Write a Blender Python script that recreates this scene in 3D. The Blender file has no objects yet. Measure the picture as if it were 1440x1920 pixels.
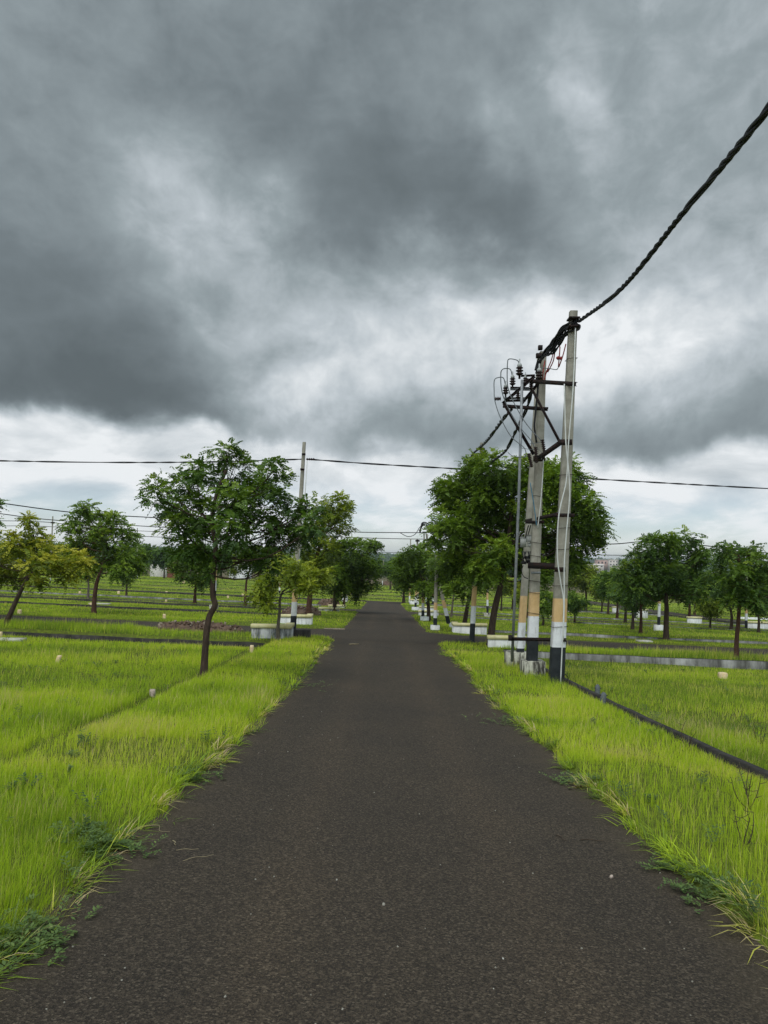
import bpy, math, random
import numpy as np
from mathutils import Vector, Matrix
R = math.radians
SC = bpy.context.scene
COL = SC.collection
# ------------------------------------------------------------------ camera
EYE = np.array([0.0, 0.0, 1.65]); FPX = 1400.0
PITCH = math.atan(80/1400.0); ROLL = R(1.2)
_f = np.array([0, math.cos(PITCH), math.sin(PITCH)])
_r0 = np.array([1.0, 0, 0]); _u0 = np.cross(_r0, _f)
_r = _r0*math.cos(ROLL) + _u0*math.sin(ROLL)
_u = np.cross(_r, _f)
cam = bpy.data.cameras.new("camera"); camo = bpy.data.objects.new("camera", cam); COL.objects.link(camo)
cam.sensor_fit = 'VERTICAL'; cam.sensor_height = 24; cam.lens = 24*FPX/1920
cam.clip_start = 0.05; cam.clip_end = 20000
M3 = Matrix((( _r[0], _u[0], -_f[0]), (_r[1], _u[1], -_f[1]), (_r[2], _u[2], -_f[2])))
camo.matrix_world = Matrix.Translation(Vector(EYE)) @ M3.to_4x4()
SC.camera = camo
SC.render.resolution_x = 768; SC.render.resolution_y = 1024
def ray(px, py):
    d = _f*FPX + _r*(px-720) - _u*(py-960)
    return d/d[1]                       # scaled so that y = 1
def at(px, py, d):                      # the point seen at a pixel of the photo, d metres ahead
    return EYE + ray(px, py)*d
# ------------------------------------------------------------------ world, sun, exposure
SC.view_settings.view_transform = 'Standard'; SC.view_settings.look = 'None'
SC.view_settings.exposure = 0; SC.view_settings.gamma = 1
SUN_EL, SUN_AZ = 58, 200                # degrees; behind the camera, hidden by cloud
def ang(px, py):
    d = ray(px, py); d = d/np.linalg.norm(d)
    return math.degrees(math.atan2(d[0], d[1])), math.degrees(math.asin(d[2]))
def make_world():
    w = bpy.data.worlds.new("World"); SC.world = w; w.use_nodes = True
    nt = w.node_tree; nt.nodes.clear(); N = nt.nodes.new; L = nt.links.new
    def m(op, a, b=None, c=None, clamp=False):
        n = N('ShaderNodeMath'); n.operation = op; n.use_clamp = clamp
        for i, v in enumerate((a, b, c)):
            if v is None: continue
            if isinstance(v, (int, float)): n.inputs[i].default_value = v
            else: L(v, n.inputs[i])
        return n.outputs[0]
    def sm(v, a, b, c=0.0, d=1.0):
        n = N('ShaderNodeMapRange'); n.interpolation_type = 'SMOOTHSTEP'
        L(v, n.inputs[0])
        for i, q in zip((1, 2, 3, 4), (a, b, c, d)): n.inputs[i].default_value = q
        return n.outputs[0]
    def noise(vec, scale, detail, rough, dist=0.0, col=False):
        n = N('ShaderNodeTexNoise'); L(vec, n.inputs['Vector'])
        n.inputs['Scale'].default_value = scale; n.inputs['Detail'].default_value = detail
        n.inputs['Roughness'].default_value = rough; n.inputs['Distortion'].default_value = dist
        return n.outputs['Color' if col else 'Fac']
    def vmath(op, a, b):
        n = N('ShaderNodeVectorMath'); n.operation = op
        for i, v in enumerate((a, b)):
            if isinstance(v, tuple): n.inputs[i].default_value = v
            else: L(v, n.inputs[i])
        return n.outputs[0]
    tc = N('ShaderNodeTexCoord'); sp = N('ShaderNodeSeparateXYZ'); L(tc.outputs['Generated'], sp.inputs[0])
    X, Y, Z = sp.outputs
    az = m('MULTIPLY', m('ARCTAN2', X, Y), 57.2958)
    el = m('MULTIPLY', m('ARCSINE', Z), 57.2958)
    cb = N('ShaderNodeCombineXYZ'); L(az, cb.inputs[0]); L(el, cb.inputs[1])
    ae = cb.outputs[0]
    zz = m('ADD', m('MAXIMUM', Z, 0.0), 0.34)
    cp = N('ShaderNodeCombineXYZ'); L(m('DIVIDE', X, zz), cp.inputs[0]); L(m('DIVIDE', Y, zz), cp.inputs[1]); cp.inputs[2].default_value = 0.37
    P = cp.outputs[0]
    # organic warp of the layout
    Q = vmath('MULTIPLY', ae, (0.050, 0.078, 1.0))
    QP = vmath('ADD', Q, vmath('MULTIPLY', P, (0.25, 0.25, 0.0)))
    wn = noise(QP, 1.5, 8, 0.54, 0.15, True)
    wv = vmath('MULTIPLY', vmath('SUBTRACT', wn, (0.5, 0.5, 0.5)), (17.0, 12.0, 0.0))
    aw = vmath('ADD', ae, wv)
    blobs = SKY_BLOBS
    acc = None
    for (px, py, sx, sy, rot, amp) in blobs:
        a0, e0 = ang(px, py)
        mp = N('ShaderNodeMapping'); mp.vector_type = 'TEXTURE'
        mp.inputs['Location'].default_value = (a0, e0, 0)
        mp.inputs['Rotation'].default_value = (0, 0, R(rot))
        mp.inputs['Scale'].default_value = (sx*0.041*1.9, sy*0.041*1.9, 1)
        L(aw, mp.inputs['Vector'])
        g = N('ShaderNodeTexGradient'); g.gradient_type = 'SPHERICAL'; L(mp.outputs[0], g.inputs[0])
        s = sm(g.outputs['Fac'], 0.0, 1.0, 0.0, amp)
        acc = s if acc is None else m('ADD', acc, s)
    n1 = noise(QP, 1.7, 11, 0.55, 0.25)
    n2 = noise(vmath('ADD', QP, (7.1, 3.3, 0.0)), 4.6, 12, 0.6, 0.3)
    Lm = m('ADD', acc, 0.355)
    # bright strip of sky between the cloud deck and the horizon
    sep = N('ShaderNodeSeparateXYZ'); L(aw, sep.inputs[0])
    ew = m('ADD', sep.outputs[1], m('MULTIPLY', az, 0.035))
    strip = sm(ew, 9.9, 7.0)
    nh = noise(vmath('MULTIPLY', ae, (0.045, 0.11, 1.0)), 2.6, 10, 0.56, 0.35)
    stripv = m('ADD', m('ADD', 0.92, sm(el, 4.0, 0.5, 0.0, 0.12)), m('MULTIPLY', m('SUBTRACT', nh, 0.5), 1.3))
    mixs = N('ShaderNodeMix'); mixs.data_type = 'FLOAT'; L(strip, mixs.inputs[0])
    amp = m('ADD', m('MULTIPLY', m('SUBTRACT', n1, 0.5), 0.40), m('MULTIPLY', m('MULTIPLY', m('SUBTRACT', n2, 0.5), 0.42), m('ADD', 0.35, m('MULTIPLY', m('MAXIMUM', Lm, 0.0), 1.7))))
    L(m('ADD', Lm, amp), mixs.inputs[2]); L(stripv, mixs.inputs[3])
    Lf = mixs.outputs[0]
    cr = N('ShaderNodeValToRGB'); L(Lf, cr.inputs[0])
    e = cr.color_ramp.elements
    def c8(r, g, b): return tuple(((v/255)**2.2) for v in (r, g, b)) + (1,)
    e[0].position = 0.0; e[0].color = c8(96, 105, 109)
    e[1].position = 1.0; e[1].color = c8(236, 240, 243)
    for p_, c_ in ((0.2, (117, 127, 132)), (0.45, (148, 159, 164)), (0.7, (187, 196, 202)), (0.88, (217, 223, 227))):
        q = e.new(p_); q.color = c8(*c_)
    # blue air seen in the gaps low down: the physical sky
    sk = N('ShaderNodeTexSky'); sk.sky_type = 'NISHITA'; sk.sun_disc = False
    sk.sun_elevation = R(SUN_EL); sk.sun_rotation = R(SUN_AZ); sk.dust_density = 0.6; sk.ozone_density = 1.5
    skb = vmath('MULTIPLY', sk.outputs[0], (0.095, 0.106, 0.122))
    gap = m('MULTIPLY', sm(el, 6.2, 2.4), sm(nh, 0.62, 0.38))
    gap = m('MULTIPLY', m('ADD', gap, m('MULTIPLY', sm(el, 2.2, 0.2), 0.35), clamp=True), 0.55)
    mixc = N('ShaderNodeMix'); mixc.data_type = 'RGBA'; L(gap, mixc.inputs[0]); L(cr.outputs[0], mixc.inputs[6]); L(skb, mixc.inputs[7])
    # extra brightness added to the unseen sky overhead and behind, to light the ground
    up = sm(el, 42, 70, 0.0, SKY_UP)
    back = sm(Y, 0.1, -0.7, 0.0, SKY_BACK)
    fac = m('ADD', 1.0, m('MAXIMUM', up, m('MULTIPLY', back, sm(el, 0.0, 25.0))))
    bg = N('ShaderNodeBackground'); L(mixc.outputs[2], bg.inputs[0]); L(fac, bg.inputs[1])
    out = N('ShaderNodeOutputWorld'); L(bg.outputs[0], out.inputs[0])
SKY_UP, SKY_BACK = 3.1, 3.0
SKY_BLOBS = [
    (1370, 90, 300, 260, 0, 0.12), (1090, 130, 45, 90, 25, 0.16), (1040, 190, 60, 50, 0, 0.12), (935, 250, 120, 90, 0, 0.12),
    (600, 220, 380, 150, 0, -0.10), (250, 40, 380, 90, 0, -0.05), (960, 430, 270, 85, -12, -0.20), (680, 430, 160, 110, 0, -0.10), (60, 620, 300, 130, 0, -0.16), (60, 430, 240, 140, 0, -0.10),
    (230, 720, 340, 65, 2, -0.24), (380, 350, 120, 100, -35, 0.24), (480, 470, 150, 90, -35, 0.14), (120, 130, 200, 150, 0, 0.05),
    (900, 545, 250, 65, -10, 0.42), (560, 610, 260, 80, -10, 0.18), (820, 690, 360, 85, 0, 0.38), (470, 700, 160, 40, 0, 0.08),
    (1310, 580, 260, 150, 0, 0.38), (1300, 785, 300, 60, 0, -0.11), (430, 650, 170, 70, 0, -0.13), (1120, 640, 120, 80, 0, 0.14), (560, 755, 110, 50, 0, 0.45),
    (760, 780, 130, 45, 0, -0.05), (1330, 700, 170, 60, 0, -0.04),
]
make_world()
sun = bpy.data.lights.new("sun", 'SUN'); sun.energy = 1.1; sun.angle = R(25); sun.color = (1, 0.96, 0.9)
suno = bpy.data.objects.new("sun", sun); COL.objects.link(suno)
_sd = Vector((math.sin(R(SUN_AZ))*math.cos(R(SUN_EL)), math.cos(R(SUN_AZ))*math.cos(R(SUN_EL)), math.sin(R(SUN_EL))))
suno.rotation_euler = (-_sd).to_track_quat('-Z', 'Y').to_euler()

# ------------------------------------------------------------------ numpy helpers
rng = np.random.default_rng(7)
_H = np.random.default_rng(99).random((512, 512))
def vnoise(x, y):
    x = np.asarray(x, float); y = np.asarray(y, float)
    xi = np.floor(x).astype(int); yi = np.floor(y).astype(int); fx = x-xi; fy = y-yi
    fx = fx*fx*(3-2*fx); fy = fy*fy*(3-2*fy)
    g = lambda a, b: _H[a % 512, b % 512]
    return (g(xi, yi)*(1-fx)+g(xi+1, yi)*fx)*(1-fy) + (g(xi, yi+1)*(1-fx)+g(xi+1, yi+1)*fx)*fy
def fbm(x, y, o=4):
    s = 0; a = 0.5; t = 0
    for k in range(o):
        s = s + a*vnoise(x*2**k+17*k, y*2**k+31*k); t += a; a *= 0.5
    return s/t
def sstep(v, a, b):
    t = np.clip((v-a)/(b-a), 0, 1); return t*t*(3-2*t)
# ------------------------------------------------------------------ terrain
_py = np.array([-40, 0, 3.9, 6.1, 11.2, 26.7, 56, 86, 150, 200, 400, 700, 1200, 5000.])
_pz = np.array([2.6, 0, -.31, -.48, -.79, -1.5, -2.66, -3.85, -5.35, -6.3, -10.3, -14, -16, -16.])
_yy = np.concatenate([np.arange(-40, 120, .5), np.arange(120, 5000, 10)])
_zz = np.interp(_yy, _py, _pz)
_k = np.ones(9)/9; _zs = np.convolve(np.pad(_zz, 4, 'edge'), _k, 'valid'); _zs[:4] = _zz[:4]; _zs[-4:] = _zz[-4:]
_zs[(_yy > 110) & (_yy < 180)] = _zz[(_yy > 110) & (_yy < 180)]
def base(x, y):
    x = np.asarray(x, float); y = np.asarray(y, float)
    z = np.interp(y, _yy, _zs) - 0.024*140*np.tanh(x/140.)
    far = sstep(y, 900, 2600)
    hill = 15.5 + 5*fbm(x/700.+3, y/900., 3) + 2.2*fbm(x/160., y/300.+9, 3)
    return z + far*hill
CROSS = (31.0, 57.5, 88.0)
def smin(a, b, k):
    h = np.clip(0.5+0.5*(b-a)/k, 0, 1); return b*(1-h)+a*h - k*h*(1-h)
def px35(y): return 35 + 0.0009*np.clip(y-60, 0, 200)**2*0
def roadsdf(x, y):
    main = np.maximum(np.abs(x-.17)-1.83, y-89.5)
    s = main
    for c in CROSS:
        lim = 95
        s = smin(s, np.maximum(np.abs(y-c)-2.1, np.abs(x)-lim), 2.1)
    par = np.maximum(np.abs(x-35)-2.0, y-260)
    par = np.maximum(par, 20-y)
    return smin(s, par, 1.4)
# plots: (x0, x1, y0, y1, sink)
PLOTS = [(-31, -3.55, -12, 25, .24), (4.15, 31, -12, 25, .20)]
for (a, b) in ((36.3, 51.8), (62.5, 82)):
    PLOTS += [(-31, -5.2, a, b, .05), (5.4, 31, a, b, .05)]
def ground(x, y):
    x = np.asarray(x, float); y = np.asarray(y, float)
    z = base(x, y)
    s = roadsdf(x, y) + (fbm(x*1.3, y*1.3, 3)-.5)*.22
    near = (y < 300)
    z = z + np.where(near, -0.06 + 0.11*sstep(s, -.05, .22), 0)
    z = z + np.where(near & (s > 0.3), (fbm(x*.35, y*.35, 3)-.5)*.12, 0)
    for (x0, x1, y0, y1, sk) in PLOTS:
        e = np.minimum(np.minimum(x-x0, x1-x), np.minimum(y-y0, y1-y))
        z = z - sk*sstep(e, 0.0, 0.18)
    z = z - .20*np.exp(-((x+3.85)/.22)**2)*(y < 24.5)      # furrow at the foot of the left verge
    return z
def hit(px, py):                        # distance ahead at which a pixel's ray meets the ground
    r = ray(px, py)
    d = np.concatenate([np.arange(2, 60, .05), np.arange(60, 400, .4), np.arange(400, 3000, 4)])
    p = EYE[None] + d[:, None]*r[None]
    k = np.argmax(p[:, 2] < ground(p[:, 0], p[:, 1]))
    return float(d[k])
def foot(px, py, d=None):
    d = d or hit(px, py); p = at(px, py, d); return np.array([p[0], p[1], float(ground(p[0], p[1]))])

# ------------------------------------------------------------------ mesh helpers
class MB:
    def __init__(s): s.v = []; s.f = {}; s.n = 0; s.attr = []
    def add(s, verts, faces, mat=0, attr=None):
        verts = np.asarray(verts, float).reshape(-1, 3); faces = np.asarray(faces, int)
        s.v.append(verts); s.f.setdefault((faces.shape[1], mat), []).append(faces+s.n)
        s.attr.append(np.zeros((len(verts), 3)) if attr is None else np.asarray(attr, float))
        s.n += len(verts); return s
    def box(s, c, size, rot=0, mat=0, taper=1.0, R3=None):
        sx, sy, sz = [q/2 for q in size]
        v = np.array([[x*sx*(taper if z > 0 else 1), y*sy*(taper if z > 0 else 1), z*sz] for z in (-1, 1) for y in (-1, 1) for x in (-1, 1)])
        if R3 is not None: v = v @ np.asarray(R3).T
        elif rot:
            c_, s_ = math.cos(rot), math.sin(rot); v = v @ np.array([[c_, s_, 0], [-s_, c_, 0], [0, 0, 1]])
        f = [[0, 2, 3, 1], [4, 5, 7, 6], [0, 1, 5, 4], [2, 6, 7, 3], [0, 4, 6, 2], [1, 3, 7, 5]]
        return s.add(v+np.asarray(c), f, mat)
    def tube(s, pts, rad, n=8, mat=0, cap=True):
        pts = np.asarray(pts, float); m = len(pts); rad = np.broadcast_to(np.asarray(rad, float), (m,))
        t = np.gradient(pts, axis=0); t /= np.linalg.norm(t, axis=1)[:, None]+1e-12
        ref = np.array([0, 0, 1.]) if abs(t[0, 2]) < .9 else np.array([1., 0, 0])
        u = np.cross(t[0], ref); u /= np.linalg.norm(u); us = [u]
        for i in range(1, m):
            u = us[-1]-t[i]*np.dot(us[-1], t[i]); u /= np.linalg.norm(u)+1e-12; us.append(u)
        us = np.array(us); w = np.cross(t, us)
        a = np.arange(n)/n*2*np.pi
        v = pts[:, None]+rad[:, None, None]*(np.cos(a)[None, :, None]*us[:, None]+np.sin(a)[None, :, None]*w[:, None])
        i = np.arange(m-1)[:, None]*n; j = np.arange(n)[None]; k = (j+1) % n
        f = np.stack([i+j, i+k, i+n+k, i+n+j], -1).reshape(-1, 4)
        s.add(v.reshape(-1, 3), f, mat)
        if cap:
            b = s.n-m*n
            s.f.setdefault((n, mat), []).append(np.array([list(range(b, b+n))[::-1], list(range(b+(m-1)*n, b+m*n))]))
        return s
    def lathe(s, origin, prof, n=12, mat=0, axis=None):
        prof = np.asarray(prof, float); a = np.arange(n)/n*2*np.pi
        v = np.stack([prof[:, 0, None]*np.cos(a), prof[:, 0, None]*np.sin(a), np.repeat(prof[:, 1, None], n, 1)], -1)
        if axis is not None:
            q = Vector((0, 0, 1)).rotation_difference(Vector(axis)).to_matrix(); v = v @ np.array(q).T
        m = len(prof); i = np.arange(m-1)[:, None]*n; j = np.arange(n)[None]; k = (j+1) % n
        f = np.stack([i+j, i+k, i+n+k, i+n+j], -1).reshape(-1, 4)
        return s.add(v.reshape(-1, 3)+np.asarray(origin), f, mat)
    def mesh(s, name, mats, smooth=False, attr=False):
        me = bpy.data.meshes.new(name)
        v = np.concatenate(s.v); me.vertices.add(len(v)); me.vertices.foreach_set('co', v.astype(np.float32).ravel())
        loops = []; starts = []; mi = []; c = 0
        for (k, mat), fl in s.f.items():
            f = np.concatenate(fl); loops.append(f.ravel()); starts.append(c+np.arange(len(f))*k); c += f.size; mi.append(np.full(len(f), mat))
        loops = np.concatenate(loops).astype(np.int32); starts = np.concatenate(starts).astype(np.int32); mi = np.concatenate(mi).astype(np.int32)
        me.loops.add(len(loops)); me.loops.foreach_set('vertex_index', loops)
        me.polygons.add(len(starts)); me.polygons.foreach_set('loop_start', starts)
        me.polygons.foreach_set('material_index', mi)
        me.update(calc_edges=True)
        if smooth: me.polygons.foreach_set('use_smooth', np.ones(len(starts), bool))
        for m_ in (mats if isinstance(mats, (list, tuple)) else [mats]): me.materials.append(m_)
        if attr:
            a = me.attributes.new('var', 'FLOAT_VECTOR', 'POINT'); a.data.foreach_set('vector', np.concatenate(s.attr).astype(np.float32).ravel())
        return me
    def build(s, name, mats, parent=None, smooth=False, attr=False, loc=None):
        me = s.mesh(name, mats, smooth, attr)
        if loc is not None:
            co = np.empty(len(me.vertices)*3, np.float32); me.vertices.foreach_get('co', co)
            co = co.reshape(-1, 3)-np.asarray(loc, np.float32); me.vertices.foreach_set('co', co.ravel())
        o = bpy.data.objects.new(name, me); COL.objects.link(o)
        if loc is not None: o.location = loc
        if parent is not None: o.parent = parent
        return o
def tag(o, label=None, cat=None, group=None, kind=None):
    if label: o['label'] = label
    if cat: o['category'] = cat
    if group: o['group'] = group
    if kind: o['kind'] = kind
    return o
def thing(name, loc, label, cat, group=None, rz=0):
    o = bpy.data.objects.new(name, None); COL.objects.link(o); o.location = tuple(float(q) for q in loc); o.rotation_euler = (0, 0, rz)
    o.empty_display_size = .2
    return tag(o, label, cat, group)
def copy_thing(src, label=None, group=None):
    c = src.copy(); COL.objects.link(c)
    if label: c['label'] = label
    if group: c['group'] = group
    for ch in list(src.children):
        d = ch.copy(); COL.objects.link(d); d.parent = c
        for g in list(ch.children):
            h = g.copy(); COL.objects.link(h); h.parent = d
    return c
# ------------------------------------------------------------------ materials
class Mat:
    def __init__(s, name, rough=.9, spec=.25):
        s.m = bpy.data.materials.new(name); s.m.use_nodes = True; s.nt = s.m.node_tree; s.nt.nodes.clear()
        s.out = s.N('ShaderNodeOutputMaterial'); s.b = s.N('ShaderNodeBsdfPrincipled')
        s.b.inputs['Roughness'].default_value = rough; s.b.inputs['Specular IOR Level'].default_value = spec
        s.L(s.b.outputs[0], s.out.inputs[0]); s._tc = None
    def N(s, t): return s.nt.nodes.new(t)
    def L(s, a, b): s.nt.links.new(a, b)
    def tc(s, kind='Object'):
        if s._tc is None: s._tc = s.N('ShaderNodeTexCoord')
        return s._tc.outputs[kind]
    def geo(s): return s.N('ShaderNodeNewGeometry').outputs['Position']
    def map(s, vec, scale=(1, 1, 1), rot=(0, 0, 0)):
        n = s.N('ShaderNodeMapping'); n.inputs['Scale'].default_value = scale; n.inputs['Rotation'].default_value = rot; s.L(vec, n.inputs[0]); return n.outputs[0]
    def noise(s, vec, scale, detail=5, rough=.6, dist=0):
        n = s.N('ShaderNodeTexNoise'); s.L(vec, n.inputs['Vector']); n.inputs['Scale'].default_value = scale
        n.inputs['Detail'].default_value = detail; n.inputs['Roughness'].default_value = rough; n.inputs['Distortion'].default_value = dist; return n.outputs['Fac']
    def vor(s, vec, scale, out='Distance', feature='F1'):
        n = s.N('ShaderNodeTexVoronoi'); n.feature = feature; s.L(vec, n.inputs['Vector']); n.inputs['Scale'].default_value = scale; return n.outputs[out]
    def ramp(s, fac, stops, interp='LINEAR'):
        n = s.N('ShaderNodeValToRGB'); s.L(fac, n.inputs[0]); e = n.color_ramp.elements; n.color_ramp.interpolation = interp
        e[0].position = stops[0][0]; e[0].color = (*stops[0][1], 1); e[1].position = stops[-1][0]; e[1].color = (*stops[-1][1], 1)
        for p, c in stops[1:-1]: q = e.new(p); q.color = (*c, 1)
        return n.outputs[0]
    def mr(s, v, a, b, c=0., d=1.):
        n = s.N('ShaderNodeMapRange'); s.L(v, n.inputs[0])
        for i, q in zip((1, 2, 3, 4), (a, b, c, d)): n.inputs[i].default_value = q
        return n.outputs[0]
    def mix(s, fac, a, b, blend='MIX'):
        n = s.N('ShaderNodeMix'); n.data_type = 'RGBA'; n.blend_type = blend
        for v, i in ((fac, 0), (a, 6), (b, 7)):
            if isinstance(v, (int, float)): n.inputs[i].default_value = v
            elif isinstance(v, tuple): n.inputs[i].default_value = (*v, 1)
            else: s.L(v, n.inputs[i])
        return n.outputs[2]
    def math(s, op, a, b=0.):
        n = s.N('ShaderNodeMath'); n.operation = op
        for i, v in enumerate((a, b)):
            if isinstance(v, (int, float)): n.inputs[i].default_value = v
            else: s.L(v, n.inputs[i])
        return n.outputs[0]
    def bump(s, h, strength=.5, dist=.01):
        n = s.N('ShaderNodeBump'); n.inputs['Strength'].default_value = strength; n.inputs['Distance'].default_value = dist
        s.L(h, n.inputs['Height']); s.L(n.outputs[0], s.b.inputs['Normal'])
    def attr(s, name='var'):
        n = s.N('ShaderNodeAttribute'); n.attribute_name = name; sp = s.N('ShaderNodeSeparateXYZ'); s.L(n.outputs['Vector'], sp.inputs[0]); return sp.outputs
    def col(s, c):
        if isinstance(c, tuple): s.b.inputs['Base Color'].default_value = (*c, 1)
        else: s.L(c, s.b.inputs['Base Color'])
        return s
def mottled(name, c1, c2, scale=8, rough=.85, dark=None, streak=False, bump=.3, metal=0, thr=(.35, .65)):
    m = Mat(name, rough); v = m.tc('Object')
    f = m.noise(v, scale, 6, .65, .2)
    c = m.ramp(f, [(thr[0], c1), (thr[1], c2)])
    if dark:
        vv = m.map(v, (1, 1, .18)) if streak else v
        d = m.noise(vv, scale*1.7, 7, .7, .3)
        c = m.mix(m.mr(d, dark[1], dark[2]), c, dark[0])
    m.col(c); m.b.inputs['Metallic'].default_value = metal
    m.bump(m.noise(v, scale*9, 4, .7), bump, .004)
    return m.m
M = {}
M['concrete'] = mottled('concrete', (.235, .215, .175), (.37, .345, .29), 3.5, dark=((.12, .105, .08), .52, .85), streak=True)
M['pole_black'] = mottled('pole_black_paint', (.012, .015, .018), (.03, .034, .038), 5, rough=.6, dark=((.10, .10, .09), .66, .85), streak=True)
M['pole_white'] = mottled('pole_white_paint', (.64, .64, .66), (.78, .78, .8), 5, rough=.7, dark=((.24, .2, .16), .49, .72), streak=True)
M['pole_yellow'] = mottled('pole_yellow_paint', (.56, .36, .16), (.66, .45, .23), 5, rough=.7, dark=((.3, .2, .11), .52, .8), streak=True)
M['plinth'] = mottled('stained_whitewash', (.42, .4, .32), (.58, .56, .46), 6, dark=((.055, .05, .04), .44, .58), streak=True)
M['whitewash'] = mottled('whitewash', (.62, .62, .59), (.76, .76, .74), 3, dark=((.22, .22, .21), .52, .8), streak=True)
M['greywash'] = mottled('weathered_whitewash', (.5, .5, .49), (.62, .62, .6), 3, dark=((.07, .075, .08), .44, .62), streak=True)
M['cream'] = mottled('cream_paint', (.66, .58, .27), (.74, .68, .42), 3, dark=((.3, .27, .17), .56, .9), streak=True)
M['wall_plaster'] = mottled('mossy_plaster', (.16, .155, .14), (.36, .355, .33), 1.2, dark=((.045, .043, .034), .38, .64), streak=True)
M['wall_dark'] = mottled('blackened_plaster', (.022, .02, .016), (.058, .052, .044), 2.2, dark=((.016, .014, .012), .45, .65), streak=True)
M['rust'] = mottled('rusty_steel', (.012, .008, .008), (.042, .018, .013), 9, rough=.8, dark=((.014, .012, .012), .45, .6))
M['steel'] = mottled('galvanised_steel', (.19, .2, .21), (.3, .31, .32), 12, rough=.5, metal=.35)
M['black_rubber'] = mottled('black_cable_sheath', (.008, .008, .009), (.016, .016, .018), 20, rough=.55)
M['porcelain'] = mottled('brown_porcelain', (.022, .012, .012), (.04, .022, .02), 12, rough=.3)
M['porcelain_white'] = mottled('grey_metal_cap', (.33, .34, .33), (.46, .47, .46), 20, rough=.45)
M['wire_grey'] = mottled('grey_wire', (.10, .11, .115), (.17, .18, .19), 20, rough=.5)
M['pvc_white'] = mottled('white_pvc', (.55, .55, .53), (.66, .66, .64), 6, rough=.5)
M['red_wire'] = mottled('red_insulation', (.22, .02, .02), (.32, .035, .03), 20, rough=.5)
M['blue_wire'] = mottled('blue_insulation', (.05, .15, .22), (.08, .2, .28), 20, rough=.5)
M['box_grey'] = mottled('grey_box_paint', (.33, .33, .31), (.44, .44, .41), 9, rough=.6)
M['stone'] = mottled('marker_stone', (.62, .45, .24), (.74, .6, .4), 9, dark=((.3, .2, .13), .6, .85))
M['stone_white'] = mottled('white_marker_stone', (.40, .31, .25), (.56, .47, .40), 9, dark=((.3, .17, .12), .5, .75))
M['brick'] = mottled('red_brick', (.14, .045, .03), (.22, .08, .055), 3)
M['town_wall'] = mottled('town_wall', (.55, .48, .43), (.68, .62, .57), .2)
M['town_pink'] = mottled('town_pink', (.42, .27, .23), (.5, .34, .3), .2)
M['town_roof'] = mottled('town_roof', (.35, .17, .13), (.5, .3, .25), .2)
M['window_dark'] = mottled('dark_opening', (.03, .035, .04), (.05, .055, .06), .5, rough=.3)
M['twig'] = mottled('dry_twig', (.045, .032, .022), (.09, .065, .045), 20)
M['straw'] = mottled('dry_straw', (.28, .22, .13), (.4, .33, .2), 20)
M['rubble'] = mottled('rubble', (.2, .15, .11), (.34, .28, .22), 9)
M['stake_grey'] = mottled('stake_grey', (.07, .08, .085), (.13, .14, .145), 12)
M['slab'] = mottled('pale_slab', (.4, .38, .33), (.55, .53, .48), 3)
def bark(name, a, b):
    m = Mat(name, .95); v = m.map(m.tc(), (1, 1, .22)); f = m.noise(v, 26, 6, .7, .5)
    m.col(m.ramp(f, [(.32, a), (.68, b)])); m.bump(f, .9, .03); return m.m
M['bark'] = bark('bark', (.028, .019, .014), (.10, .066, .048))
M['bark_red'] = bark('red_brown_bark', (.04, .02, .013), (.13, .065, .045))
M['bark_grey'] = bark('grey_bark', (.07, .058, .046), (.2, .165, .13))
def foliage(name, stops, trans=.3):
    m = Mat(name, .55, .3); a = m.attr()
    c = m.ramp(a[0], stops)
    c = m.mix(m.mr(a[2], 0, 1, 0, .5), c, m.mix(1.0, c, (.55, .6, .5), 'MULTIPLY'))
    m.col(c); t = m.N('ShaderNodeBsdfTranslucent'); m.L(m.mix(1.0, c, (1.25, 1.3, .6), 'MULTIPLY'), t.inputs[0])
    mx = m.N('ShaderNodeMixShader'); mx.inputs[0].default_value = trans; m.L(m.b.outputs[0], mx.inputs[1]); m.L(t.outputs[0], mx.inputs[2]); m.L(mx.outputs[0], m.out.inputs[0])
    return m.m
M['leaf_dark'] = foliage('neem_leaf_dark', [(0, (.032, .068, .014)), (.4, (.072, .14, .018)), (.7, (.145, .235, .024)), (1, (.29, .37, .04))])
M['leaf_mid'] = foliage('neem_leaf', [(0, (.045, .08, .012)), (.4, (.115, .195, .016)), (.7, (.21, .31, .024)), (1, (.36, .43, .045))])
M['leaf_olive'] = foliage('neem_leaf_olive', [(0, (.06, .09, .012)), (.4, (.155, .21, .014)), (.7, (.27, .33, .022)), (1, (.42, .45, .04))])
M['leaf_yellow'] = foliage('neem_leaf_young', [(0, (.06, .095, .008)), (.4, (.18, .23, .014)), (.7, (.36, .37, .022)), (1, (.52, .47, .05))])
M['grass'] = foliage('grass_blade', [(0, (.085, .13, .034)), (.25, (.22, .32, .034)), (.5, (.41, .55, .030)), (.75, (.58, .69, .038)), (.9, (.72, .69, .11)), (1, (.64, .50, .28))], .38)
M['weed'] = foliage('weed_leaf', [(0, (.06, .11, .03)), (.5, (.115, .18, .05)), (1, (.2, .28, .075))])
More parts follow.
